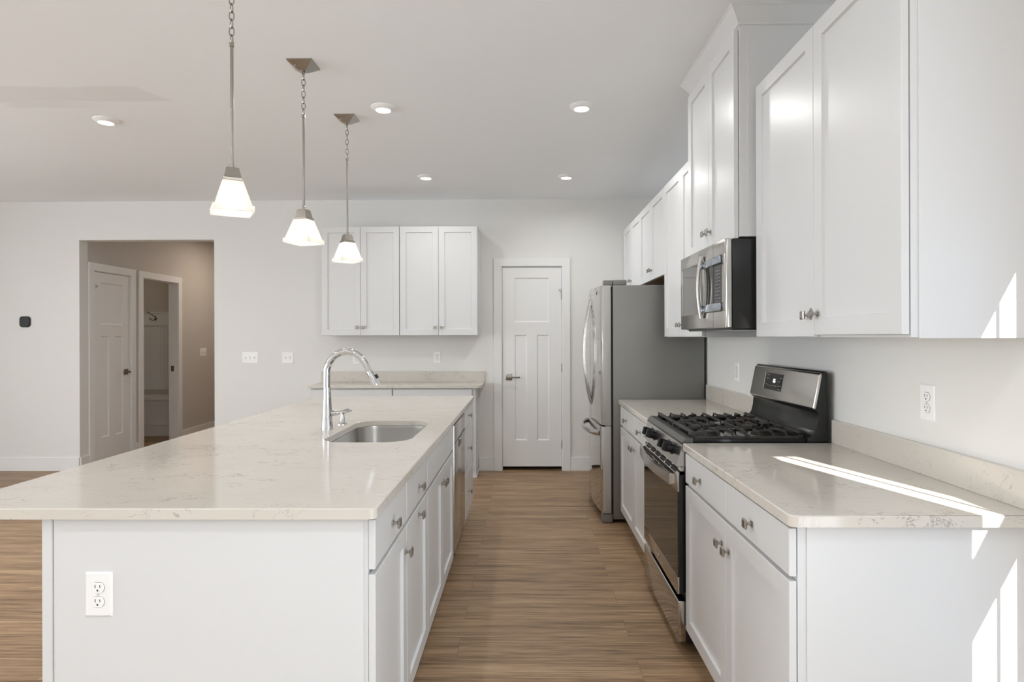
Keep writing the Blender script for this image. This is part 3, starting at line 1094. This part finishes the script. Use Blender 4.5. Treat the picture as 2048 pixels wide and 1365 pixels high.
m.build('button_legends', 'legend', cp, smooth=False)
hz = [(1.462 + (1.760 - 1.462) * k / 16) for k in range(17)]
m = MB(); m.tube([(.850 - .014 * math.sin(PI * k / 16), 2.962, hz[k]) for k in range(17)], .012, 14); hm = m.build('handle', 'steel', mw)
m = MB(); m.box(.850, .866, 2.694, 2.965, 1.698, 1.732, .004); m.box(.850, .866, 2.694, 2.965, 1.488, 1.524, .004)
m.build('protective_film', 'film', hm)
m = MB(); m.box(.90, 1.30, my0 + .02, my1 - .02, mz0, mz0 + .006, .001); m.build('bottom_grille', 'blackside', mw, smooth=False)

# ------------------------------------------------------------------ range
rg = thing('range', 'black and stainless freestanding gas range between the right worktops', 'range', (1.0, 3.02, 0))
ry0, ry1 = 2.645, 3.397
m = MB(); m.box(.690, 1.302, ry0, ry1, .05, .905); m.build('body', 'blackside', rg, smooth=False)
for x in (.76, 1.24):
    for y in (ry0 + .05, ry1 - .05):
        m = MB(); m.lathe([(.014, 0), (.014, .05)], (x, y, 0), 12); m.build('foot', 'darkplastic', rg)
m = MB(); m.box(.6555, .698, ry0 + .002, ry1 - .002, .048, .228, .006, 3); m.build('drawer', 'door_steel', rg)
m = MB(); m.box(.662, .688, ry0 + .004, ry1 - .004, .258, .792, .002); od = m.build('oven_door', 'blackside', rg)
Po = fmap('x-', .662)
m = MB(); ubox(m, Po, ry0 + .004, ry1 - .004, .332, .700, -.001, .006); m.build('window', 'blackglass', od, smooth=False)
m = MB(); ubox(m, Po, ry0 + .004, ry1 - .004, .258, .331, -.001, .007, .001); m.build('lower_rail', 'door_steel', od)
m = MB()
ubox(m, Po, ry0 + .004, ry1 - .004, .701, .775, -.001, .007, .001)
m.prism([(.655, .774), (.688, .774), (.688, .812), (.681, .812)], 'y', ry0 + .004, ry1 - .004)
m.build('upper_rail', 'steel', od)
# slanted vent panel slots on the upper rail
m = MB()
def slant(u0, u1, s0, s1):
    d = Vector((.026, 0, .038)); n_ = Vector((-.038, 0, .026)).normalized() * .0006
    o_ = Vector((.655, 0, .774))
    A, B = o_ + d * s0 + n_, o_ + d * s1 + n_
    m.loft([[(A.x, u0, A.z), (A.x, u1, A.z), (B.x, u1, B.z), (B.x, u0, B.z)], [(A.x + .001, u0, A.z), (A.x + .001, u1, A.z), (B.x + .001, u1, B.z), (B.x + .001, u0, B.z)]])
for k in range(6):
    ua = ry0 + .05 + k * .112
    for s0 in (.08, .38, .68):
        slant(ua, ua + .09, s0, s0 + .2)
for k in range(6):
    ua = ry0 + .05 + k * .112
    for zz in (.742, .757):
        ubox(m, Po, ua, ua + .09, zz, zz + .008, .0068, .0075)
m.build('vent_slots', 'dark', od, smooth=False)
badge(Po, 3.03, .291, .007, .012, od)
m = MB()
hn = 16
pts = []
lp = []
for k in range(hn + 1):
    t_ = k / hn
    y = ry0 + .03 + (ry1 - ry0 - .06) * t_
    x = .634 - .024 * math.sin(PI * t_)
    lp.append([(x - .007, y, .728), (x + .006, y, .730), (x + .006, y, .776), (x - .007, y, .774)])
m.loft(lp)
m.box(.632, .657, ry0 + .028, ry0 + .052, .730, .775, .002)
m.box(.632, .657, ry1 - .052, ry1 - .028, .730, .775, .002)
m.build('handle', 'steel', od, smooth=False)
m = MB(); m.prism([(.700, .915), (.680, .915), (.651, .818), (.656, .813), (.700, .813)], 'y', ry0 + .001, ry1 - .001); pn = m.build('control_panel', 'steel', rg, smooth=False)
nrm = Vector((-.097, 0, .029)).normalized()
tx = Vector((0, 1, 0))
tz = nrm.cross(tx).normalized()
for y in (2.775, 2.872, 3.145, 3.240):
    c = Vector((.6655, y, .866))
    m = MB()
    loops = []
    for r_, d_ in ((.026, 0), (.026, .004), (.0205, .006), (.0215, .026), (.019, .030)):
        loops.append([c + nrm * d_ + (tx * math.cos(2 * PI * k / 24) + tz * math.sin(2 * PI * k / 24)) * r_ for k in range(24)])
    m.loft(loops)
    loops = []
    for d_, a, bb in ((.026, .0075, .0215), (.046, .0065, .0195), (.048, .005, .018)):
        loops.append([c + nrm * d_ + tx * (sx * a) + tz * (sz * bb) for sx, sz in ((-1, -1), (1, -1), (1, 1), (-1, 1))])
    m.loft(loops)
    m.build('knob', 'black', pn, ang=40)
m = MB(); m.prism([(.675, .915), (.693, .934), (.722, .934), (.722, .906), (.675, .906)], 'y', ry0, ry1); m.build('front_trim', 'front_lip', rg, smooth=False)
m = MB()
m.box(.722, 1.21, ry0, ry0 + .02, .905, .931, .004); m.box(.722, 1.21, ry1 - .02, ry1, .905, .931, .004)
m.box(.722, 1.21, ry0 + .018, ry1 - .018, .905, .921); m.build('cooktop', 'black', rg)
for (x, y, r_) in ((.84, 2.84, .045), (1.09, 2.84, .038), (.84, 3.20, .038), (1.09, 3.20, .045)):
    m = MB(); m.lathe([(r_ * 1.25, 0), (r_ * 1.25, .006), (r_, .008), (r_, .013), (r_ * .9, .017), (0, .018)], (x, y, .921), 28); bq = m.build('burner', 'iron', rg)
    m = MB(); m.lathe([(r_ * 1.9, 0), (r_ * 1.9, .0012), (0, .0012)], (x, y, .9212), 28); m.build('burner_ring', 'steel', bq)
for (ya_, yb2, bs) in ((2.682, 3.014, (2.84,)), (3.028, 3.360, (3.20,))):
    m = MB()
    def bar(p, q, wd=.0038):
        """bar between two 3D points along its top centre line, 10 mm deep"""
        p, q = Vector(p), Vector(q)
        d = (q - p).normalized()
        s_ = Vector((-d.y, d.x, 0))
        s_ = s_.normalized() * wd if s_.length > 1e-6 else Vector((wd, 0, 0))
        dz = Vector((0, 0, -.0095))
        m.loft([[p + s_ * 1.25 + dz, p - s_ * 1.25 + dz, p - s_ * .8, p + s_ * .8], [q + s_ * 1.25 + dz, q - s_ * 1.25 + dz, q - s_ * .8, q + s_ * .8]])
    zt, zl = .958, .937
    x0_, x1_ = .733, 1.203
    yc = bs[0]
    # outer frame: tall front and back rails, low end rails
    bar((x0_, ya_, zt), (x0_, yb2, zt), .007); bar((x1_, ya_, zt), (x1_, yb2, zt), .007)
    for ye in (ya_, yb2):
        bar((x0_, ye, zl), (x1_, ye, zl), .005)
    for k in range(1, 8):
        x = x0_ + (x1_ - x0_) * k / 8
        bc = min((.84, 1.09), key=lambda c_: abs(c_ - x))
        near = abs(x - bc) < .07
        for sg, ye in ((1, ya_), (-1, yb2)):
            # each finger rises from the low end rail, then runs across the width
            bar((x, ye, zl), (x, ye + sg * .016, zt))
            if near:
                y1_ = yc - sg * .075
                x2_ = bc + (x - bc) * .35
                bar((x, ye + sg * .014, zt), (x, y1_, zt))
                bar((x, y1_, zt), (x2_, yc - sg * .042, zt))
            else:
                bar((x, ye + sg * .014, zt), (x, (ya_ + yb2) / 2, zt))
    for bc in (.84, 1.09):
        for sx in (-1, 1):
            xe = {(.84, -1): x0_, (.84, 1): .968, (1.09, -1): .968, (1.09, 1): x1_}[(bc, sx)]
            bar((xe, yc, zt - .001), (bc + sx * .045, yc, zt - .001))
    for x in (x0_, .968, x1_):
        for y in (ya_, yb2):
            m.box(x - .007, x + .007, y - .007, y + .007, .9212, .944)
    m.build('grate', 'iron', rg, smooth=False)
# backguard
sh = [(1.302, .9065), (1.302, 1.214), (1.296, 1.222), (1.284, 1.222), (1.2795, 1.212), (1.250, 1.052), (1.262, 1.040), (1.258, 1.0), (1.250, .965), (1.236, .944), (1.216, .934), (1.2115, .9065)]
m = MB(); m.prism(sh, 'y', ry0, ry1, .003); bg = m.build('backguard', 'blackside', rg, ang=25)
m = MB()
prof = []
for (x, z) in ((1.2745, 1.216), (1.2425, 1.054)):
    prof.append((x, z))
d = (Vector((1.2745, 0, 1.216)) - Vector((1.2425, 0, 1.054))).normalized()
nb = Vector((-d.z, 0, d.x))
mx = Matrix.Translation(Vector((1.2585, 3.021, 1.135)) - nb * 0.004) @ Matrix((nb, Vector((0, 1, 0)), d)).transposed().to_4x4()
m.box(-.014, .008, -(ry1 - ry0) / 2 + .002, (ry1 - ry0) / 2 - .002, -.0825, .0825, .0105, 4, mx=mx); ft = m.build('fascia', 'steel', bg)
m = MB(); m.box(.0078, .0088, -.02, .195, -.035, .05, 0, mx=mx); dp = m.build('display', 'blackglass', ft, smooth=False)
m = MB(); m.box(.0076, .0084, .195, .2, -.035, .05, 0, mx=mx); m.build('display_edge', 'plastic', ft, smooth=False)
q0 = mx @ Vector((.0092, .075, .012))
text_obj('clock_digits', '06', .030, 'digits', dp, q0, (0, -1, 0), d)
m = MB()
for (yy, zz, wd) in ((.16, .040, .03), (.165, .022, .012), (.145, .022, .012), (.0, .030, .02), (.03, .012, .01), (.01, .012, .01), (.17, -.008, .008), (.15, -.010, .012), (.125, -.012, .012), (.10, -.014, .012), (.075, -.012, .012), (.05, -.012, .012), (.02, -.010, .012), (-.002, -.010, .01), (.005, -.027, .024)):
    m.box(.0088, .0091, yy - wd / 2, yy + wd / 2, zz - .0022, zz + .0022, 0, mx=mx)
m.build('touch_legends', 'legend', dp, smooth=False)

# ------------------------------------------------------------------ refrigerator
fr = thing('refrigerator', 'stainless french-door refrigerator with bottom freezer and grey sides', 'refrigerator', (1.0, 4.945, 0))
q0y, q1y = 4.490, 5.400
qc = (q0y + q1y) / 2
m = MB(); m.box(.642, 1.312, q0y, q1y, .03, 1.752, .004); m.build('body', 'fridge_side', fr)
m = MB(); m.box(.628, .6415, q0y + .01, q1y - .01, .075, 1.745); m.build('gasket', 'dark', fr, smooth=False)


def fx(y):
    return .562 - .035 * (1 - ((y - qc) / .455) ** 2)


def bowed(y0, y1, z0, z1, near_round, far_round):
    n = 14
    prof = []
    for k in range(n + 1):
        y = y0 + (y1 - y0) * k / n
        x = fx(y)
        if k == 0 and near_round:
            prof += [(x + .012, y), (x + .003, y + .003)]
            continue
        if k == n and far_round:
            prof += [(x + .003, y - .003), (x + .012, y)]
            continue
        prof.append((x, y))
    prof += [(.627, y1), (.627, y0)]
    return MB().prism(prof, 'z', z0, z1, .0015)


def edge_faces(o):
    o.data.materials.append(MT['door_edge'])
    for p in o.data.polygons:
        if abs(p.normal.y) > .9:
            p.material_index = 1


dn = bowed(q0y, qc - .002, .722, 1.752, True, False).build('door', 'door_steel', fr, ang=25)
df_ = bowed(qc + .002, q1y, .722, 1.752, False, True).build('door', 'door_steel', fr, ang=25)
fz = bowed(q0y, q1y, .075, .712, True, True).build('freezer_drawer', 'door_steel', fr, ang=25)
for o in (dn, df_, fz):
    edge_faces(o)
for y, dr_ in ((qc - .04, dn), (qc + .04, df_)):
    pts = []
    for k in range(21):
        t_ = k / 20
        pts.append((fx(y) + .004 - .056 * math.sin(PI * t_) ** .8, y, .835 + (1.668 - .835) * t_))
    m = MB(); m.tube(pts, .0125, 14, flat=((1, 0, 0), .8)); m.build('handle', 'steel', dr_)
m = MB()
pts = []
for k in range(21):
    t_ = k / 20
    y = 4.585 + (5.305 - 4.585) * t_
    pts.append((fx(y) + .004 - .066 * math.sin(PI * t_) ** .55, y, .652))
m.tube(pts, .022, 16, flat=((1, 0, 0), .55)); m.build('handle', 'steel', fz)
m = MB(); m.lathe([(.013, 0), (.013, -.0015), (.011, -.002)], (fx(4.66), 4.66, 1.705), 20, axis='x'); bd = m.build('badge', 'fridge_cap', dn)
text_obj('badge_letters', 'ge', .014, 'chrome', bd, (fx(4.66) - .0022, 4.66, 1.707), (0, -1, 0), (0, 0, 1))
m = MB(); m.box(.575, .64, q0y + .002, q0y + .07, 1.754, 1.790, .004); m.box(.645, .745, q0y + .002, q0y + .10, 1.754, 1.792, .005)
m.box(.575, .64, q1y - .07, q1y - .002, 1.754, 1.790, .004); m.box(.645, .745, q1y - .10, q1y - .002, 1.754, 1.792, .005); m.build('hinge_cover', 'fridge_cap', fr)
m = MB(); m.box(.56, .64, q0y + .006, q0y + .09, .0, .068, .012, 3); m.box(.56, .64, q1y - .09, q1y - .006, .0, .068, .012, 3); m.build('foot', 'fridge_cap', fr)
m = MB(); m.box(.60, .63, q0y + .095, q1y - .095, .02, .07); m.build('toe_grille', 'dark', fr, smooth=False)
m = MB(); m.box(.585, .625, q0y + .0, q0y + .02, .7135, .7205); m.build('hinge', 'chrome', fr, smooth=False)

# ------------------------------------------------------------------ cabinets on the back wall
PB = fmap('y-', 5.940)
BD = YB - 5.940 - .001
GB = 'white cabinets on the back wall'
BB, BT = 1.390, 2.456
for (x0_, x1_, lab) in ((-1.986, -1.2265, 'white two-door upper cabinet on the back wall, the left of the pair'), (-1.2235, -.466, 'white two-door upper cabinet on the back wall, the right of the pair nearer the door')):
    xm = (x0_ + x1_) / 2
    upper(lab, PB, BD, x0_, x1_, BB, BT, [('door', x0_ + .002, xm - .0015, BB + .004, BT - .004, (xm - .032, BB + .083)), ('door', xm + .0015, x1_ - .002, BB + .004, BT - .004, (xm + .032, BB + .083))], (xm, 6.1, BB), GB)

PBB = fmap('y-', 5.905)
BBD = YB - 5.905 - .001
xs = (-2.090, -1.288, -.487)
for k, lab in ((0, 'white base cabinet on the back wall behind the faucet, left half'), (1, 'white base cabinet on the back wall behind the island end, right half')):
    x0_, x1_ = xs[k] + (.0015 if k else 0), xs[k + 1] - (0 if k else .0015)
    xm = (x0_ + x1_) / 2
    c = thing('base_cabinet', lab, 'cabinet', (xm, 6.09, 0), 'base cabinets on the back wall')
    carcass(c, PBB, x0_, x1_, .1, CB, BBD, .05)
    fronts(c, PBB, [('drawer', x0_ + .004, x1_ - .004 - (.03 if k else 0), .727, .870), ('door', x0_ + .004, xm - .0015, DOB, .716, (xm - .032, .65)), ('door', xm + .0015, x1_ - .004 - (.03 if k else 0), DOB, .716, (xm + .032, .65))])
    if k:
        m = MB(); m.box(x1_ - .012, x1_ + .008, 5.957, YB - .014, 0, .02, .003); m.build('shoe_moulding', 'cabinet', c, smooth=False)
m = worktop([(p[0], p[1]) for p in rounded(-2.106, -.424, 5.862, YB - .002, (.01, .045, .001, .001), 6)])
tag(m.build('worktop', 'quartz', loc=(-1.25, 6.06, CB), ang=30), 'narrow pale quartz worktop along the back wall under the cabinets', 'worktop')
m = MB(); m.box(-2.106, -.424, YB - .02, YB, CT, 1.024, .002)
tag(m.build('backsplash', 'quartz', loc=(-1.25, YB, CT), smooth=False), 'low quartz upstand on the back wall behind the faucet', 'backsplash')


# ------------------------------------------------------------------ doors and trim
def three_panel(P, u0, u1, v0, v1, t, st=.125, hinge_right=True):
    """craftsman slab: one panel over two tall ones, recessed on the front"""
    m = MB()
    cols = [u0, u0 + st, u0 + st + .127, u1 - st - .127, u1 - st, u1]
    rows = [v0, v0 + .268, v1 - .695, v1 - .565, v1 - .108, v1]
    pan = [(cols[1], cols[4], rows[3], rows[4]), (cols[1], cols[2], rows[1], rows[2]), (cols[3], cols[4], rows[1], rows[2])]
    tb = bmesh.new()
    us_ = sorted(set([u0, u1] + [p[i] for p in pan for i in (0, 1)]))
    vs_ = sorted(set([v0, v1] + [p[i] for p in pan for i in (2, 3)]))
    vt = {}
    def V(u, v, w):
        k = (round(u, 5), round(v, 5), round(w, 5))
        if k not in vt:
            vt[k] = tb.verts.new(P(u, v, w))
        return vt[k]
    for i in range(len(us_) - 1):
        for j in range(len(vs_) - 1):
            cu, cv = (us_[i] + us_[i + 1]) / 2, (vs_[j] + vs_[j + 1]) / 2
            if any(p[0] < cu < p[1] and p[2] < cv < p[3] for p in pan):
                continue
            tb.faces.new((V(us_[i], vs_[j], t), V(us_[i + 1], vs_[j], t), V(us_[i + 1], vs_[j + 1], t), V(us_[i], vs_[j + 1], t)))
    for (a, b_, c_, d_) in pan:
        g_ = .012
        o_ = [V(a, c_, t), V(b_, c_, t), V(b_, d_, t), V(a, d_, t)]
        i_ = [V(a + g_, c_ + g_, t - .009), V(b_ - g_, c_ + g_, t - .009), V(b_ - g_, d_ - g_, t - .009), V(a + g_, d_ - g_, t - .009)]
        for k in range(4):
            tb.faces.new((o_[k], o_[(k + 1) % 4], i_[(k + 1) % 4], i_[k]))
        tb.faces.new(i_)
    # sides and back
    back = rect(P, u0, u1, v0, v1, 0)
    fr_ = rect(P, u0, u1, v0, v1, t)
    bv = [tb.verts.new(p) for p in back]
    fv = [tb.verts.new(p) for p in fr_]
    for k in range(4):
        tb.faces.new((bv[k], bv[(k + 1) % 4], fv[(k + 1) % 4], fv[k]))
    tb.faces.new(bv)
    m._add(tb)
    return m


def casing(P, u0, u1, vt_, wd=.088, th_=.018, reveal=.006, jamb=.11, stop=True):
    """flat casing on the wall face around an opening, plus the jamb lining"""
    m = MB()
    ubox(m, P, u0 - wd + .012, u0 + .004, 0, vt_ - .004, 0, th_, .0015)
    ubox(m, P, u1 - .004, u1 + wd - .012, 0, vt_ - .004, 0, th_, .0015)
    ubox(m, P, u0 - wd + .012, u1 + wd - .012, vt_ - .004, vt_ + wd - .012, 0, th_ + .001, .0015)
    ubox(m, P, u0, u0 + .010, 0, vt_ - .010, -jamb, 0.001)
    ubox(m, P, u1 - .010, u1, 0, vt_ - .010, -jamb, 0.001)
    ubox(m, P, u0, u1, vt_ - .010, vt_, -jamb, 0.001)
    return m


def hinge(P, u, v, parent, m_='knob', hh=.045, doorstop=False, s=-1):
    m = MB()
    ubox(m, P, u - .004, u + .004, v - hh, v + hh, -.002, .012, .002)
    m.build('hinge', m_, parent)
    if doorstop:
        m = MB()
        m.tube([P(u, v + hh, .012), P(u, v + hh + .018, .012), P(u + s * .028, v + hh + .012, .03), P(u + s * .004, v + hh - .014, .02)], .0035, 8)
        m.build('hinge_pin_stop', m_, parent)


def lever(P, u, v, parent, m_, s=1):
    m = MB(); ubox(m, P, u - .0325, u + .0325, v - .0325, v + .0325, 0, .007, .002)
    lo = m.build('handle', m_, parent)
    m = MB()
    m.loft([[P(u + .011 * math.cos(a), v + .011 * math.sin(a), ww) for a in [2 * PI * k / 16 for k in range(16)]] for ww in (.006, .05)])
    a, c_ = (u - .012 * s, u + .112 * s)
    ubox(m, P, min(a, c_), max(a, c_), v - .009, v + .009, .040, .054, .004)
    m.build('lever', m_, lo)


Pd = fmap('y-', YB)
tr1 = struct(casing(Pd, DX0, DX1, DZ).build('trim_1', 'trimpaint', smooth=False))
Pdo = fmap('y-', YB + .045)
d1 = struct(three_panel(Pdo, DX0 + .0125, DX1 - .0125, .042, DZ - .014, .040).build('door_1', 'trimpaint', smooth=False))
Pdf = fmap('y-', YB + .005)
lever(Pdf, -.172, .962, d1, 'nickel')
for k, v in enumerate((1.80, 1.055, .27)):
    hinge(Pdf, DX1 - .0115, v, d1, doorstop=(k == 0), s=-1)

Ph = fmap('x+', HX)
struct(casing(Ph, D2a, D2b, DH).build('trim_2', 'trimpaint', smooth=False))
Pho = fmap('x+', HX - .045)
d2 = struct(three_panel(Pho, D2a + .0125, D2b - .0125, .02, DH - .014, .040, st=.115).build('door_2', 'trimpaint', smooth=False))
Phf = fmap('x+', HX - .005)
lever(Phf, D2b - .075, .985, d2, 'bronze', s=-1)
for k, v in enumerate((1.88, 1.08, .27)):
    hinge(Phf, D2a + .0115, v, d2, m_='nickel', doorstop=(k == 0), s=1)
t3 = struct(casing(Ph, D3a, D3b, DH, jamb=.115).build('trim_3', 'trimpaint', smooth=False))
m = MB(); m.box(HX - .085, HX - .045, D3b - .0125, D3b - .0098, .93, 1.005, .001); m.build('strike_plate', 'bronze', t3, smooth=False)


def base_board(name, boxes):
    m = MB()
    for bx_ in boxes:
        m.box(*bx_, 0, .137, .002)
    struct(m.build(name, 'trimpaint', smooth=False))


base_board('baseboard_back', [(XL, HX, YB - .014, YB), (OX1, -2.094, YB - .014, YB), (-.484, DX0 - .077, YB - .014, YB), (DX1 + .077, .99, YB - .014, YB)])
base_board('baseboard_hall', [(HX, HX + .014, YB - .0, D2a - .077), (HX, HX + .014, D2b + .077, D3a - .077), (HX, HX + .014, D3b + .077, 9.8)])

# ------------------------------------------------------------------ mudroom beyond the hall doorway
m = MB()
k = 0
x = -6.55
while x < HX - .17:
    m.box(x, x + .0488, MY - .006, MY, .62, 1.568, .0)
    x += .05
struct(m.build('trim_4', 'trimpaint', smooth=False))
rl = thing('hook_rail', 'white hook rail on the mudroom wall above the bench', 'coat rack', (-5.5, MY, 1.65))
m = MB(); m.box(-6.55, HX - .13, MY - .02, MY, 1.578, 1.735); m.build('board', 'trimpaint', rl, smooth=False)
m = MB(); m.box(-6.55, HX - .13, MY - .03, MY, 1.735, 1.755); m.box(-6.55, HX - .13, MY - .026, MY, 1.56, 1.578); m.build('moulding', 'trimpaint', rl, smooth=False)
for xh in (-6.2, -5.42):
    m = MB(); m.box(xh - .012, xh + .012, MY - .026, MY - .02, 1.63, 1.70, .003)
    m.tube([(xh, MY - .026, 1.685), (xh - .05, MY - .07, 1.73), (xh - .08, MY - .09, 1.755)], [.007, .006, .010], 10)
    for s in (-1, 1):
        m.tube([(xh, MY - .026, 1.655), (xh + s * .02, MY - .05, 1.63), (xh + s * .045, MY - .07, 1.645), (xh + s * .05, MY - .075, 1.665)], [.006, .006, .006, .010], 10)
    m.build('hook', 'bronze', rl)
bn = thing('bench', 'white built-in mudroom bench with panelled front, seen through the hall doorway', 'bench', (-5.5, 8.7, 0))
m = MB(); m.box(-6.55, HX - .13, 8.50, MY - .001, 0, .50); m.build('body', 'trimpaint', bn, smooth=False)
m = MB(); m.box(-6.57, HX - .125, 8.47, MY - .001, .50, .545, .004); m.build('seat', 'trimpaint', bn, smooth=False)
Pbn = fmap('y-', 8.50)
shaker(Pbn, -6.2, -5.62, .15, .49, 0, .018, .05, .010).build('front_panel', 'trimpaint', bn, smooth=False)
shaker(Pbn, -5.60, HX - .135, .15, .49, 0, .018, .05, .010).build('front_panel', 'trimpaint', bn, smooth=False)
m = MB(); m.box(-6.55, HX - .13, 8.484, 8.50, 0, .145, .002); m.build('plinth', 'trimpaint', bn, smooth=False)

# ------------------------------------------------------------------ pendants and recessed lights
px = -1.144


def pendant(label):
    o = thing('pendant_light', label, 'pendant light', (0, 0, 0), 'pendant lights over the island')
    def sq(hw, z):
        return [(-hw, -hw, z), (hw, -hw, z), (hw, hw, z), (-hw, hw, z)]
    ZZ = ZC
    m = MB(); m.loft([sq(.065, ZZ), sq(.065, ZZ - .005), sq(.061, ZZ - .008), sq(.022, ZZ - .038), sq(.020, ZZ - .040)])
    m.lathe([(.008, -.038), (.008, -.052), (.004, -.054)], (0, 0, ZZ), 12)
    cn = m.build('canopy', 'nickel', o, smooth=False)
    m = MB(); m.lathe([(.0035, 0), (.005, -.003), (.003, -.006), (0, -.007)], (-.028, -.042, ZZ - .022), 10); m.build('screw', 'chrome', cn)
    m = MB()
    z = ZZ - .050
    k = 0
    while z > 2.528:
        pts = []
        for j in range(16):
            a = 2 * PI * j / 16
            ux, uz = .0095 * math.cos(a), .0185 * math.sin(a)
            pts.append((ux if k % 2 else 0, 0 if k % 2 else ux, z - .0165 + uz))
        m.tube(pts, .0023, 7, closed=True)
        z -= .0305
        k += 1
    m.build('chain', 'nickel', o)
    m = MB(); m.lathe([(.004, 2.532), (.0085, 2.530), (.0085, 2.512), (.0062, 2.510), (.0062, 2.055), (.0085, 2.052), (.0085, 2.033)], (0, 0, 0), 14); m.build('rod', 'nickel', o)
    m = MB(); m.loft([sq(.021, 2.036), sq(.023, 2.034), sq(.031, 1.996), sq(.035, 1.994), sq(.0355, 1.986), sq(.033, 1.983)]); m.build('cap', 'nickel', o, smooth=False)
    m = MB()
    m.loft([sq(.0365, 1.9825), sq(.066, 1.884), sq(.073, 1.883), sq(.073, 1.862), sq(.069, 1.860), sq(.062, 1.866), sq(.034, 1.9825)], False, False)
    m.build('shade', 'shade', o, smooth=False)
    m = MB(); m.lathe([(.0, -.045), (.012, -.042), (.0185, -.030), (.0185, -.018), (.012, 0), (.010, .03)], (0, 0, 1.945), 16); m.build('bulb', 'bulb', o)
    return o


pl = pendant('brushed nickel pendant over the near end of the island, its canopy above the frame')
spots = [(2.37, 31, None), (3.141, -15, 'brushed nickel pendant with frosted shade, the middle of three over the island'), (3.910, 41, 'brushed nickel pendant with frosted shade farthest down the island, before the cabinets')]
for k, (y, a, lab) in enumerate(spots):
    o = pl if k == 0 else dup(pl, (px, y, 0), lab)
    o.location = (px, y, 0)
    for ch in o.children:
        if ch.name.split('.')[0] in ('cap', 'shade'):
            ch.rotation_euler = (0, 0, R(a))
    ld = bpy.data.lights.new('pendant_bulb_glow', 'POINT')
    ld.energy = 0.5
    ld.color = (1.0, 0.93, 0.84)
    ld.shadow_soft_size = .02
    lo = bpy.data.objects.new('pendant_bulb_glow', ld)
    COL.objects.link(lo)
    lo.location = (px, y, 1.882)


def downlight(label, loc):
    o = thing('recessed_light', label, 'recessed light', loc, 'recessed ceiling lights')
    m = MB(); m.lathe([(.074, 0), (.0735, -.004), (.066, -.010), (.050, -.021), (.046, -.022), (.043, -.018)], loc, 36, cap1=False); m.build('trim_ring', 'plastic', o)
    m = MB(); m.lathe([(.044, -.0175), (.030, -.0205), (.0, -.021)], loc, 36); m.build('lens', 'lens', o)
    return o


rl0 = downlight('lit round recessed ceiling light just right of the farthest pendant canopy', (-.871, 3.74, ZC))
dup(rl0, (.347, 3.742, ZC), 'lit round recessed ceiling light above the aisle in front of the crowned cabinet')
dup(rl0, (-.872, 5.357, ZC), 'lit round recessed ceiling light in front of the back wall cabinets')
dup(rl0, (.362, 5.368, ZC), 'lit round recessed ceiling light in front of the pantry door')
dup(rl0, (-2.715, 3.925, ZC), 'lit round recessed ceiling light beside the ceiling patch, far left')
